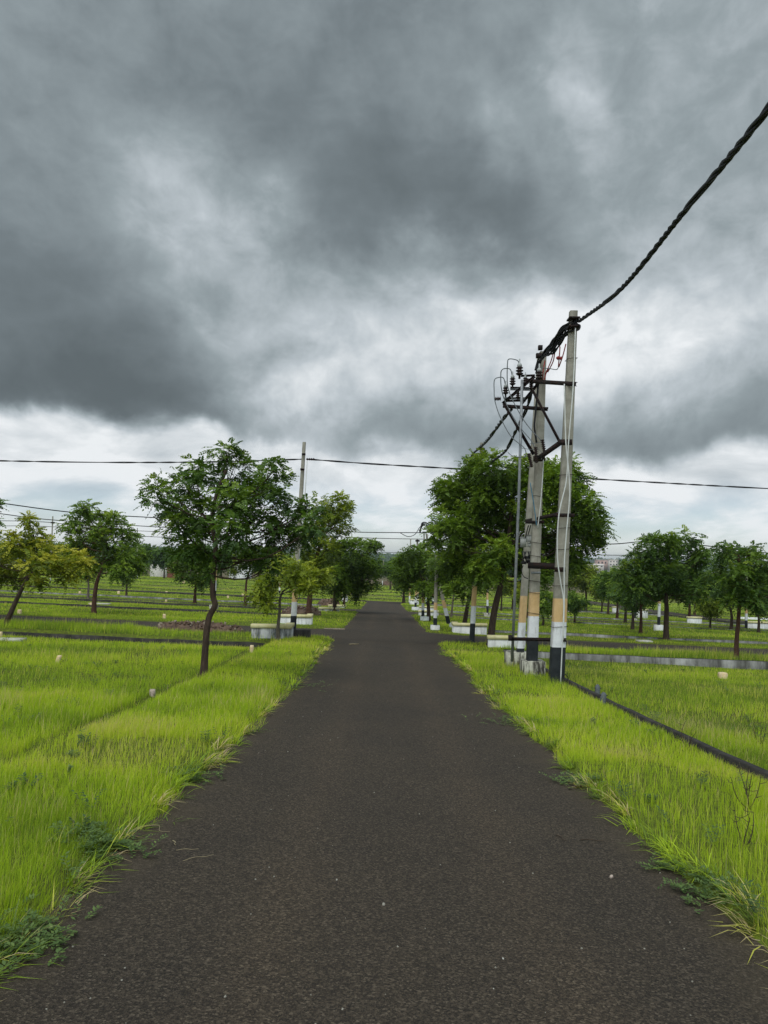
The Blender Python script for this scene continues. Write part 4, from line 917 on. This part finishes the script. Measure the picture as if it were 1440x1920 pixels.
MARKS = [(20, 'the yellow-green leaning tree'), (98, 'the far left grey pole'), (176, 'the reddish trunked left tree'), (260, 'the gap right of the left trees'), (308, 'the brick hut'), (382, 'the near left trunk'), (450, 'the white low house'), (513, 'the pair of distant left poles'), (549, 'the tall left pole'), (627, 'the round left tree'), (717, 'the slim post beyond the road'), (757, 'the first tree of the right row'), (816, 'the short stub pole'), (885, 'the tall right banded pole'), (930, 'the big leaning trunk'), (1000, 'the rear structure poles'), (1060, 'the front structure pole'), (1130, 'the pale town roofs'), (1190, 'the back road row'), (1249, 'the round right tree'), (1331, 'the light green sapling'), (1382, 'the thin reddish trunk'), (1430, 'the right edge trees')]
used = set(); made = 0
for q, (x_, d_) in enumerate(DT):
    kind_ = ('dark', 'broad dark', 'mid green')[made % 3]; px_ = 720+x_/d_*1400
    mk = min(MARKS, key=lambda a: abs(a[0]-px_)); sd = 'just left of' if px_ < mk[0]-8 else 'just right of' if px_ > mk[0]+8 else 'directly behind'
    lab = f"{'small far' if d_ > 400 else 'distant'} {kind_} tree {sd} {mk[1]}"
    if lab in used: continue
    used.add(lab); pr = protos[made % 3]; o = pr if made < 3 else copy_thing(pr); made += 1
    o.location = (x_, d_, float(ground(x_, d_))); s_ = rg.uniform(.8, 1.4); o.scale = (s_, s_, s_); o.rotation_euler = (0, 0, rg.uniform(0, 6.28)); o['label'] = lab
# far woodland as one mass
n = 9000; d_ = rg.uniform(600, 2600, n); x_ = rg.uniform(-.62, .62, n)*d_
keep = fbm(x_/120., d_/200., 3) > .5; d_, x_ = d_[keep], x_[keep]; n = len(d_)
cz = ground(x_, d_); K = 14; u = rg.normal(0, 1, (n, K, 3)); u[..., 2] = np.abs(u[..., 2]); u /= np.linalg.norm(u, axis=2)[..., None]
sz = rg.uniform(2.5, 5.5, n)[:, None, None]; og = np.stack([x_, d_, cz], -1)[:, None]+u*sz*np.array([1.3, 1.3, 1])
og = og.reshape(-1, 3); q1 = rg.normal(0, 1, (n*K, 3))*2.0; q2 = rg.normal(0, 1, (n*K, 3))*2.0
V = np.stack([og-q1, og+q2, og+q1, og-q2], 1).reshape(-1, 3); b = MB()
b.add(V, np.arange(len(V)).reshape(-1, 4), 0, np.repeat(np.column_stack([np.clip(.3+rg.normal(0, .15, n*K), 0, 1), np.zeros(n*K), rg.random(n*K)]), 4, axis=0))
tag(b.build('far_woodland', M['leaf_dark'], attr=True), 'dark scrub woodland spread over the distant valley and hills', 'woodland', kind='stuff')

# ------------------------------------------------------------------ buildings
def building(label, px0, px1, pyb, pyt, d, wall, roof, kind='flat', nwin=4, name='town_building', group='buildings of the distant town', rows=1):
    A = at(px0, pyb, d); B = at(px1, pyb, d); T = at(px0, pyt, d); w = B[0]-A[0]; h = T[2]-A[2]; c = np.array([(A[0]+B[0])/2, d, A[2]])
    t = thing(name, c, label, 'building', group); dp = w*.6
    b = MB(); b.box((0, 0, h/2-3), (w, dp, h+6)); b.build('wall', M[wall], t)
    r = MB()
    if kind == 'flat': r.box((0, 0, h+.12*h/2), (w*1.04, dp*1.04, .12*h))
    else:
        v = [(-w*.54, -dp*.55, h), (w*.54, -dp*.55, h), (w*.54, dp*.55, h), (-w*.54, dp*.55, h), (-w*.54, 0, h*1.45), (w*.54, 0, h*1.45)]
        r.add(v, [[0, 1, 5, 4], [2, 3, 4, 5]]); r.add(v, [[0, 4, 3], [1, 2, 5]]); r.add(v, [[3, 2, 1, 0]])
    r.build('roof', M[roof], t)
    for k in range(nwin):
        for q in range(rows):
            x = -w/2+w*(k+.5)/nwin; z = h*(q+.5)/rows; ww = w/nwin*.4; hh = h/rows*.4
            m_ = MB(); m_.box((x, -dp/2-.0, z), (ww, .12, hh)); o = m_.build('window', M['window_dark'], t)
    return t
building('small dark red brick hut at the far left edge of the plots', 316, 346, 1069, 1050, 170, 'brick', 'slab', nwin=1, name='brick_hut', group='buildings at the far left')
building('white low house glimpsed under the near left tree crown', 432, 470, 1072, 1056, 190, 'whitewash', 'whitewash', nwin=3, name='white_house', group='buildings at the far left')
building('pale house far off behind the left banded pole', 536, 552, 1050, 1044, 420, 'town_wall', 'town_wall', nwin=2, name='white_house', group='buildings at the far left')
building('pinkish warehouse with a long red roof nearest in the town', 1070, 1122, 1099, 1086, 420, 'town_wall', 'town_roof', 'gable', 4)
building('red-brown fronted hall right below the pale roofs', 1060, 1092, 1093, 1083, 440, 'town_pink', 'town_wall', 'flat', 3)
building('long white hall with a dark reddish front on the skyline', 1117, 1143, 1059, 1050, 950, 'town_pink', 'town_wall', 'flat', 4)
building('tall pinkish white block on the town skyline', 1141, 1158, 1061, 1050, 900, 'town_wall', 'town_wall', 'flat', 3, rows=2)
building('low pale house left of the skyline hall', 1072, 1085, 1062, 1057, 800, 'town_wall', 'town_wall', 'flat', 2)
building('low pale house under the skyline hall', 1104, 1130, 1064, 1059, 780, 'town_wall', 'town_wall', 'gable', 3)
building('pale row house right of the tall block', 1156, 1170, 1066, 1060, 820, 'town_wall', 'town_wall', 'flat', 3)
building('grey shed in front of the town halls', 1110, 1140, 1076, 1070, 600, 'box_grey', 'slab', 'flat', 3)
building('small white house between the right trees near the hills', 1330, 1339, 1078, 1073, 600, 'whitewash', 'whitewash', 'flat', 2)
building('tiny white house seen above the road end', 715, 722, 1061, 1055, 800, 'whitewash', 'whitewash', 'flat', 1)
building('pale wall-like shed half hidden at the far left', 284, 312, 1069, 1057, 175, 'slab', 'slab', 'flat', 2, name='stone_shed', group='buildings at the far left')

# ------------------------------------------------------------------ soil piles, markers, slabs
def mound(px0, px1, py, d, h, dp, label, seed, stones=60):
    A = foot(px0, py, d); B = foot(px1, py, d); c = (A+B)/2; w = B[0]-A[0]; rg = np.random.default_rng(seed)
    t = thing('soil_pile', c, label, 'soil pile', 'heaps of dug soil'); n = 60; m_ = 24
    u, v = np.meshgrid(np.linspace(-1, 1, n), np.linspace(-1, 1, m_)); r2 = np.clip(1-(u**2)**1.5-v**2, 0, 1)
    X = u*w*.55; Y = v*dp; Z = h*r2**.6*(.55+.9*fbm(u*3+seed, v*2, 3))+(fbm(X*6, Y*6, 3)-.5)*.14*(r2 > 0)-.06
    Z = Z+base(X+c[0], Y+c[1])-base(c[0], c[1])+.03
    i = np.arange(m_-1)[:, None]*n; j = np.arange(n-1)[None]
    b = MB(); b.add(np.stack([X, Y, Z], -1).reshape(-1, 3), np.stack([i+j, i+j+1, i+n+j+1, i+n+j], -1).reshape(-1, 4)); b.build('soil', M['soil'], t, smooth=False)
    for (nm, mt, cnt) in (('clods', 'soil', stones*2), ('rubble', 'rubble', stones)):
        s = MB()
        for k in range(cnt):
            uu, vv = rg.uniform(-.95, .95), rg.uniform(-.9, .5); r_ = max(0, 1-abs(uu)**3-vv**2); sz = rg.uniform(.025, .075)
            pz = h*r_**.6*(.55+.9*float(fbm(uu*3+seed, vv*2, 3)))+.0; q = rg.normal(0, 1, (8, 3)); 
            Rm = np.linalg.qr(rg.normal(0, 1, (3, 3)))[0]; zb = float(base(uu*w*.55+c[0], vv*dp+c[1])-base(c[0], c[1]))
            s.box((uu*w*.55, vv*dp, pz+zb), (sz*2, sz*1.4, sz), R3=Rm, taper=.7)
        o = s.build(nm, M[mt], t); o['kind'] = 'stuff'
mound(300, 452, 1190, 28.2, .31, .85, 'long heap of red-brown soil and rubble on the grass before the left crossroad', 1, 34)
mound(530, 600, 1152, 45.5, .55, 1.2, 'dark soil heap around the foot of the double-trunked tree', 2, 30)
mound(596, 636, 1137, 66, .6, 1.2, 'brown rubble heap behind the round tree on the left', 3, 25)
mound(715, 745, 1088, 190, 1.2, 3, 'dark earth mound on the brown field beyond the road', 4, 5)
def marker(px, py, d, sz, label, mat='stone', rot=.3, tilt=0):
    f = foot(px, py, d); s, h = sz; b = MB(); v = []
    for z, k in ((-.15, 1.0), (h*.8, .96), (h, .82)):
        for a, c in ((-1, -1), (1, -1), (1, 1), (-1, 1)): v.append([a*s/2*k+tilt*z, c*s/2*k, z])
    fcs = [[k*4+e, k*4+(e+1) % 4, k*4+4+(e+1) % 4, k*4+4+e] for k in range(2) for e in range(4)]+[[8, 9, 10, 11]]
    b.add(v, fcs); o = b.build('marker_stone', M[mat]); o.location = f; o.rotation_euler = (0, 0, rot)
    tag(o, label, 'marker stone', 'plot marker stones')
marker(472, 1222, 23.6, (.12, .24), 'peach painted marker stone at the end of the dark left wall', rot=.05)
marker(286, 1290, 13.9, (.11, .12), 'pinkish white marker stone half sunk in grass by dark tuft', 'stone_white')
marker(107, 1243, 18.3, (.11, .18), 'small tilted cream stone in the middle of the near left plot', tilt=.3)
marker(0, 1196, 24, (.13, .22), 'cream marker stone at the left edge by the dark wall')
marker(37, 1138, 34, (.16, .2), 'yellowish marker stone beyond the left road, under the leaning tree')
marker(308, 1156, 35, (.14, .22), 'yellowish marker stone just beyond the left crossroad, right of reddish trunk')
marker(312, 1119, 56, (.16, .3), 'cream marker stone in the second left row of plots')
marker(171, 1127, 46, (.18, .2), 'flat pale marker beside the reddish tree trunk')
marker(150, 1105, 66, (.2, .3), 'pale marker stone between the two left tree trunks')
marker(223, 1098, 74, (.25, .3), 'pale marker stone right behind the reddish trunked tree')
marker(345, 1076, 130, (.4, .4), 'distant white marker stone near the brick hut')
marker(313, 1095, 84, (.25, .2), 'tiny pale marker stone left of the near tree trunk, far row')
marker(456, 1097, 84, (.22, .35), 'white marker stone seen below the near tree crown')
marker(428, 1102, 76, (.2, .25), 'faint cream marker right of the near tree trunk')
marker(1355, 1268, 21, (.2, .17), 'bright yellow marker stone at the foot of the right grey wall', rot=.1)
marker(756, 1110, 110, (.25, .5), 'tiny yellow marker beyond the end of the road on the right')
def stake(px, py, d, top, label, tilt):
    f = foot(px, py, d); h = at(px, top, d)[2]-f[2]; b = MB(); t = thing('stake', f, label, 'stake', 'grey stakes on the right verge')
    v = []
    for z, k in ((-.1, 1), (h*.85, 1), (h, .35)):
        for a, c in ((-1, -1), (1, -1), (1, 1), (-1, 1)): v.append([a*.045*k+tilt*z, c*.03*k, z])
    b.add(v, [[k*4+e, k*4+(e+1) % 4, k*4+4+(e+1) % 4, k*4+4+e] for k in range(2) for e in range(4)]+[[8, 9, 10, 11]]); b.build('post', M['stake_grey'], t)
    b = MB().tube([(-.07+tilt*h*.8, -.01, h*.78), (.07+tilt*h*.8, -.01, h*.76)], .008, 5); b.build('pin', M['rust'], t)
stake(1119, 1308, 15.4, 1283, 'farther grey pointed stake behind the dark kerb wall', .05)
stake(1129, 1326, 13.4, 1298, 'nearer grey stake leaning in front of the dark kerb wall', .12)
for (px, py, d, w, l, lab) in ((20, 1203, 23.3, .75, .5, 'pale flat slab lying before the dark left wall'), (187, 1131, 48, 1.3, .5, 'pale flat slab beside the reddish trunk'), (1208, 1206, 33.8, .6, .5, 'thin pale slab on grass before the round right tree'), (905, 1200, 28, .1, .1, '')):
    if not lab: continue
    f = foot(px, py, d); b = MB(); b.box((0, 0, .03), (w, l, .09)); o = b.build('concrete_slab', M['slab']); o.location = f; tag(o, lab, 'slab', 'pale slabs in the grass')
f = foot(622, 1178, 33.6); b = MB(); rr = np.random.default_rng(2)
xk = np.linspace(-.6, .6, 12)
for k in range(11): b.box(((xk[k]+xk[k+1])/2, rr.uniform(-.03, .03), .05), (.105, .12, .08), rot=rr.uniform(-.15, .15))
o = b.build('kerb', M['rubble']); o.location = f; tag(o, 'row of pale kerb stones at the left corner beyond the crossroad', 'kerb')

# ------------------------------------------------------------------ grass
def grass():
    rg = np.random.default_rng(11); B = MB(); total = 0
    bands = [(2.6, 5.5, 6600, .0029, 3), (5.5, 9, 3800, .0040, 3), (9, 14, 1900, .0060, 3), (14, 22, 760, .010, 2), (22, 36, 380, .016, 2), (36, 62, 150, .028, 2), (62, 105, 55, .05, 2), (105, 200, 9, .10, 2)]
    for (y0, y1, dn, bw, seg) in bands:
        area = (y1-y0)*((y0+y1)*.53+3.0)*1.0; n = int(area*dn)
        y = np.sqrt(rg.uniform(y0**2, y1**2, n)); x = rg.uniform(-1, 1, n)*(.53*y+1.5)
        # clumping
        cl = rg.normal(0, 1, (n, 2))*(.05+.0025*y)[:, None]; gx = np.round(x/.16)*.16; gy = np.round(y/.16)*.16
        jx = (vnoise(gx*53.1, gy*47.7)-.5)*.16; m_ = rg.random(n) < .35
        x = np.where(m_, gx+jx+cl[:, 0]*.5, x); y = np.where(m_, gy+cl[:, 1]*.5, y)
        s = roadsdf(x, y)+(fbm(x*1.6+4, y*1.6, 3)-.5)*.34+(fbm(x*.5+4, y*.5, 2)-.5)*.22
        ok = (s > .05)
        for (wx0, wx1, wy0, wy1) in ((4.05, 4.19, -8, 25), (4.05, 31, 24.8, 25), (-31, -3.6, 24.8, 25), (5.3, 31, 36.1, 36.3), (-44, -5.1, 51.8, 52), (-31, -5.5, 43.9, 44.1), (5.3, 31, 51.8, 52), (5.3, 31, 62.2, 62.5), (-44, -5.1, 62.3, 62.5), (-6.8, -3.3, 25.2, 26.2)):
            ok &= ~((x > wx0) & (x < wx1) & (y > wy0) & (y < wy1))
        ok &= ~(((x+6.9)/1.7)**2+((y-28.2)/.75)**2 < .9)
        # thin bare patches
        bare = fbm(x*.5+50, y*.5+9, 4); ok &= rg.random(n) < np.clip((.71-bare)*9, .22, 1)
        x, y, s = x[ok], y[ok], s[ok]; n = len(x); z = ground(x, y)
        vergeR = (x > 2) & (x < 4.1) & (y < 27); vergeL = (x < -1.5) & (x > -3.6) & (y < 27); plotL = (x < -3.6) & (y < 25); plotR = (x > 4.15) & (y < 25)
        hh = .20+.16*fbm(x*.9+2, y*.9, 3)
        hh = np.where(vergeR | vergeL, .08+.165*fbm(x*1.1, y*1.1, 3), hh); hh = np.where(plotL, .07+.20*fbm(x*.5, y*.6+3, 3), hh); hh = np.where(plotR, .06+.17*fbm(x*.6+8, y*.6, 3), hh)
        hh = np.where(y > 28, .05+.15*fbm(x*.4, y*.8, 3), hh)
        wf = ((y > 24.0) & (y < 24.9)) | ((x > 5) & (((y > 35) & (y < 36.2)) | ((y > 61) & (y < 62.4)))) | ((x < -5) & (((y > 50.7) & (y < 52)) | ((y > 61.2) & (y < 62.4)) | ((y > 43) & (y < 44))))
        hh = np.where(wf, hh*np.where(x < 0, .8, .5), hh); hh = np.where((x > 3.9) & (x < 4.6) & (y < 25), hh*.6, hh); hh = np.where((np.abs(y-31) < 5.5) & (np.abs(x) < 9), hh*.6, hh); hh = np.where((x < -3.5) & (x > -4.2) & (y < 25), hh*.35, hh)
        edge = np.clip(1-s/.35, 0, 1); hh = hh*(1-.35*edge)*rg.uniform(.45, 1.15, n); stalk = (rg.random(n) < .02+.14*sstep(fbm(x*.6+91, y*.5, 3), .52, .72)); hh = np.where(stalk, hh*1.55, hh)
        # colour
        pt = fbm(x*.35+7, y*.55+1, 4); p2 = fbm(x*1.7+7, y*1.7+1, 3)
        tint = .46+.75*(pt-.5)+.35*(p2-.5)
        tint = np.where(vergeR | vergeL, tint+.16, tint); tint = np.where(plotR, .42+.9*(pt-.5)+.25*(p2-.5), tint)
        tint = np.where(plotL, tint+.06, tint); tint = np.where(y > 34, tint-.16+.6*(fbm(x*.05+3, y*.16, 3)-.5), tint); tint = np.where((x < -3.5) & (x > -4.2) & (y < 25), tint-.2, tint)
        tint = tint+rg.normal(0, .11, n); straw = rg.random(n) < np.where(plotR, .10, .035); tint = np.where(straw | stalk, .93+.07*rg.random(n), tint)
        tint = np.clip(tint, .02, 1)
        az = rg.uniform(0, 2*np.pi, n); lean = np.abs(rg.normal(.18, .14, n)); dx = np.cos(az)*lean; dy = np.sin(az)*lean
        # wind and overhang at the road edge
        dx = dx+.06+np.where(np.abs(x) < 4, -np.sign(x)*edge*.55*(rg.random(n)), 0)
        w = bw*rg.uniform(.6, 1.3, n)/2; fa = rg.uniform(0, np.pi, n); wx, wy = np.cos(fa)*w, np.sin(fa)*w*.6
        p0 = np.stack([x, y, z-.02], -1); W_ = np.stack([wx, wy, 0*wx], -1)
        c1 = p0+np.stack([dx*hh*.28, dy*hh*.28, hh*.55], -1); tip = p0+np.stack([dx*hh*1.15, dy*hh*1.15, hh*(1-.25*lean)], -1)
        rb = rg.random(n)
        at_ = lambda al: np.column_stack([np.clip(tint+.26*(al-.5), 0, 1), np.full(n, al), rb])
        if seg == 3:
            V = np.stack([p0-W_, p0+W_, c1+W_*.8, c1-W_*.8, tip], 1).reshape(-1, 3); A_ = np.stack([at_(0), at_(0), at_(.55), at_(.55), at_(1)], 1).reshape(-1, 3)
            i = np.arange(n)[:, None]*5; B.add(V, i+np.array([[0, 1, 2, 3]]), 0, A_); B.f.setdefault((3, 0), []).append(i+np.array([[3, 2, 4]])+B.n-len(V))
        else:
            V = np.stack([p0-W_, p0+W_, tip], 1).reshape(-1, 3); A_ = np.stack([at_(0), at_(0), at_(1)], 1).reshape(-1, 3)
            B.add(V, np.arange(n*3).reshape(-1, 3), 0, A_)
        total += n
    print('grass blades', total)
    tag(B.build('grass', M['grass'], attr=True), 'bright yellow-green grass covering the verges and plots', 'grass', kind='stuff')
grass()
# overhanging tufts along the tarmac edge
def edge_tufts():
    rg = np.random.default_rng(21); B = MB()
    for k in range(220):
        y = 2.8+22*rg.random()**1.6; sd = 1 if rg.random() < .5 else -1
        xx = np.linspace(1.2, 2.8, 70); s = roadsdf(xx*sd, y+0*xx)+(fbm(xx*sd*1.6+4, (y+0*xx)*1.6, 3)-.5)*.34+(fbm(xx*sd*.5+4, (y+0*xx)*.5, 2)-.5)*.22
        x = sd*xx[np.argmax(s > .04)]+sd*rg.uniform(-.03, .1); n = int(rg.integers(10, 26)); z = float(ground(x, y))
        az = rg.normal(math.pi if sd > 0 else 0, .9, n); L_ = rg.uniform(.10, .30, n); el = rg.uniform(.1, .9, n)
        bx = x+rg.normal(0, .03, n); by = y+rg.normal(0, .05, n); w = .0024+.0003*y
        d0 = np.stack([np.cos(az)*np.cos(el), np.sin(az)*np.cos(el), np.sin(el)], -1)
        p0 = np.stack([bx, by, np.full(n, z)], -1); c1 = p0+d0*L_[:, None]*.5; tip = p0+d0*L_[:, None]-np.array([0, 0, 1.])*(L_*.22*np.cos(el))[:, None]
        tip[:, 2] = np.maximum(tip[:, 2], base(tip[:, 0], tip[:, 1])+.006); W_ = np.stack([-np.sin(az)*w, np.cos(az)*w, 0*az], -1)
        V = np.stack([p0-W_, p0+W_, c1+W_, c1-W_, tip], 1).reshape(-1, 3); t0 = rg.choice([.15, .35, .6, .97], p=[.25, .3, .22, .23])
        a = np.column_stack([np.clip(np.repeat(t0+rg.normal(0, .07, n), 5), 0, 1), np.zeros(n*5), np.repeat(rg.random(n), 5)])
        i = np.arange(n)[:, None]*5; B.add(V, i+np.array([[0, 1, 2, 3]]), 0, a); B.f.setdefault((3, 0), []).append(i+np.array([[3, 2, 4]])+B.n-len(V))
    tag(B.build('grass_tufts', M['grass'], attr=True), 'longer grass tufts leaning over the tarmac edges', 'grass', kind='stuff')
edge_tufts()
def weeds():
    rg = np.random.default_rng(31)
    specs = [(190, 1592, 44, .13, 'low blue-green weed patch at the left road edge'), (40, 1795, 34, .15, 'creeping weeds spreading on the tarmac at lower left'), (1085, 1478, 22, .12, 'small blue-green weeds at the right road edge beyond the twigs'),
             (975, 1355, 26, .25, 'dull green weeds on the right edge near the middle of the verge'), (1345, 1680, 22, .12, 'creeping grass weeds on the lower right road edge'), (540, 1285, 24, .35, 'dull green weeds on the left road edge further off'), (1245, 1645, 5, .05, 'tiny pale weed sprig lying on the right of the tarmac'), (365, 1468, 20, .12, 'grey-green weeds along the left edge midway'), (70, 1395, 0, 0, '')]
    for (px, py, n, sp, lab) in specs:
        if n == 0: continue
        f = foot(px, py); B = MB()
        for k in range(n*3):
            c = np.array([rg.normal(0, sp), rg.normal(0, sp*.9), 0]); zz = float(max(ground(f[0]+c[0], f[1]+c[1]), base(f[0]+c[0], f[1]+c[1]))-f[2])
            az = rg.uniform(0, 6.28); Ls = rg.uniform(.05, .13); m_ = 14; t = np.linspace(0, 1, m_)
            up = rg.uniform(.1, .6)
            st = np.stack([c[0]+np.cos(az)*Ls*t*1.2, c[1]+np.sin(az)*Ls*t*1.2, zz+.008+up*Ls*np.sin(t*1.8)], -1)
            la = az+np.where(np.arange(m_) % 2 == 0, 1, -1)*rg.uniform(.6, 1.3, m_); ll = rg.uniform(.016, .034, m_)
            dr = np.stack([np.cos(la), np.sin(la), rg.uniform(-.1, .6, m_)], -1)*ll[:, None]; sd = np.stack([-np.sin(la), np.cos(la), 0*la], -1)*ll[:, None]*.28
            V = np.stack([st, st+dr*.5+sd, st+dr, st+dr*.5-sd], 1).reshape(-1, 3)
            a = np.column_stack([np.repeat(np.clip(rg.normal(.5, .25, m_), 0, 1), 4), np.zeros(m_*4), np.repeat(rg.random(m_), 4)])
            B.add(V, np.arange(m_*4).reshape(-1, 4), 0, a)
        o = B.build('weed_patch', M['weed'], attr=True); o.location = f; tag(o, lab, 'weeds', kind='stuff')
weeds()
def verge_weeds():       # broad-leaved plants mixed into the verges
    rg = np.random.default_rng(41); B = MB()
    for k in range(420):
        y = 3.2+20*rg.random()**1.4; x = rg.uniform(-1, 1)*(.53*y+1)
        if roadsdf(x, y) < .12 or fbm(x*.8+60, y*.8, 3) < .50: continue
        z0 = float(ground(x, y)); H = rg.uniform(.06, .17); t0 = rg.uniform(.1, .8)
        for q in range(int(rg.integers(3, 7))):
            az = rg.uniform(0, 6.28); m_ = 12; t = np.linspace(.15, 1, m_); r = H*rg.uniform(.3, .9)
            st = np.stack([x+np.cos(az)*r*t, y+np.sin(az)*r*t, z0+H*t**.8], -1)
            la = az+np.where(np.arange(m_) % 2 == 0, 1, -1)*rg.uniform(.5, 1.3, m_); ll = rg.uniform(.02, .042, m_)*(1+.03*y)
            dr = np.stack([np.cos(la), np.sin(la), rg.uniform(-.1, .5, m_)], -1)*ll[:, None]; sd = np.stack([-np.sin(la), np.cos(la), 0*la], -1)*ll[:, None]*.24
            V = np.stack([st, st+dr*.5+sd, st+dr, st+dr*.5-sd], 1).reshape(-1, 3)
            a = np.column_stack([np.repeat(np.clip(t0+rg.normal(0, .12, m_), 0, 1), 4), np.zeros(m_*4), np.repeat(rg.random(m_), 4)]); B.add(V, np.arange(m_*4).reshape(-1, 4), 0, a)
    tag(B.build('verge_weeds', M['weed'], attr=True), 'small broad-leaved weeds mixed through the grass', 'weeds', kind='stuff')
verge_weeds()
# dry shrub stems, twigs, straws, pebbles
def shrub(px, py, top, label, seed, n=5, sc=1.0):
    f = foot(px, py); rg = np.random.default_rng(seed); H = at(px, top, f[1])[2]-f[2]; t = thing('dry_shrub', f, label, 'dry shrub', 'dry thorny stems in the right verge'); b = MB()
    for k in range(n):
        a = rg.uniform(0, 6.28); e = np.array([math.cos(a)*.28*H*rg.uniform(.3, 1.4), math.sin(a)*.2*H, H*rg.uniform(.6, 1)]); P_ = limb(b, (0, 0, 0), e, .006, .0025, rg, .1, 8, 5)
        for q in range(5):
            i_ = rg.integers(2, 8); d_ = rg.normal(0, 1, 3)*np.array([1, 1, .5])+np.array([0, 0, .5]); limb(b, P_[i_], P_[i_]+d_*H*.14, .003, .0015, rg, .1, 4, 4)
    b.build('stem', M['twig'], t)
shrub(1405, 1520, 1425, 'bare dark stems rising from grass near the right edge', 1, 5)
shrub(1290, 1405, 1350, 'thin dry sprig leaning over the dark kerb wall', 2, 3)
shrub(1395, 1590, 1520, 'small dark thorny stem low in the right verge', 4, 3)
shrub(1432, 1400, 1345, 'sparse stems behind the kerb wall at the right edge', 3, 3)
def twig(px0, py0, px1, py1, r, label, mat='twig', bend=.03):
    A = foot(px0, py0); B_ = foot(px1, py1); z = lambda p: np.array([p[0], p[1], float(base(p[0], p[1]))+r+.004]); A, B_ = z(A), z(B_); n = np.array([-(B_-A)[1], (B_-A)[0], 0]); 
    P_ = spline([A, A*.6+B_*.4+n*bend*3, A*.3+B_*.7-n*bend, B_], 6); b = MB().tube(P_, np.linspace(r, r*.5, len(P_)), 5); tag(b.build('twig', M[mat], loc=A), label, 'twig', 'twigs and straws on the tarmac')
twig(1088, 1594, 1133, 1595, .005, 'pale grey twig lying crosswise on the right of the tarmac')
twig(1043, 1583, 1062, 1597, .005, 'short reddish brown twig left of the pale twig')
twig(1035, 1427, 1078, 1442, .005, 'pale stick at the right grass edge', 'straw')
twig(266, 1560, 318, 1580, .0025, 'curved straw on the tarmac at left', 'straw', .08)
twig(330, 1617, 372, 1614, .0022, 'upper straw of two on the lower left tarmac', 'straw')
twig(343, 1636, 400, 1622, .0022, 'lower slanting straw on the lower left tarmac', 'straw')
twig(323, 1595, 329, 1604, .003, 'tiny straw bit between the left straws', 'straw')
twig(333, 1478, 340, 1466, .004, 'bent pale straw at the left grass edge', 'straw', .3)
twig(1440, 1760, 1395, 1758, .003, 'dry straws at the lower right corner of the tarmac', 'straw', .1)
twig(655, 1213, 672, 1212, .02, 'pale dry scrap on the tarmac at the crossroad', 'straw')
f = foot(1146, 1670); b = MB(); b.box((0, 0, .012), (.024, .018, .016), rot=.5, taper=.6); b.box((.004, .003, .016), (.014, .02, .012), rot=1.2, taper=.7); o = b.build('pebble', M['stone_white']); o.location = (f[0], f[1], float(base(f[0], f[1]))); tag(o, 'single pale yellow pebble on the right of the tarmac', 'pebble')
rg = np.random.default_rng(77); b = MB()
for k in range(220):
    y = 3+26*rg.random()**1.7; x = rg.uniform(-1.6, 1.95); s_ = rg.uniform(.002, .006)*(1 if rg.random() < .97 else 1.8); 
    Rm = np.linalg.qr(rg.normal(0, 1, (3, 3)))[0]; b.box((x, y, float(base(x, y))+s_*.3), (s_*2, s_*1.6, s_*1.2), R3=Rm, taper=.7, mat=0 if rg.random() < .94 else 1)
tag(b.build('loose_gravel', [M['concrete'], M['slab']]), 'fine loose chippings scattered over the tarmac', 'gravel', kind='stuff')

# ------------------------------------------------------------------ air between here and the hills
hm = bpy.data.materials.new('haze_air'); hm.use_nodes = True; hn = hm.node_tree; hn.nodes.clear()
ho = hn.nodes.new('ShaderNodeOutputMaterial'); hv = hn.nodes.new('ShaderNodeVolumePrincipled')
hv.inputs['Color'].default_value = (.80, .88, .95, 1); hv.inputs['Density'].default_value = .00016; hv.inputs['Anisotropy'].default_value = .2
hn.links.new(hv.outputs[0], ho.inputs['Volume'])
z0 = float(GZ.min())-1; z1 = float(GZ.max())+12; b = MB(); b.box((0, 2570, (z0+z1)/2), (11200, 5300, z1-z0)); tag(b.build('haze', hm), 'thin pale air fading the distant hills', 'haze', kind='stuff')
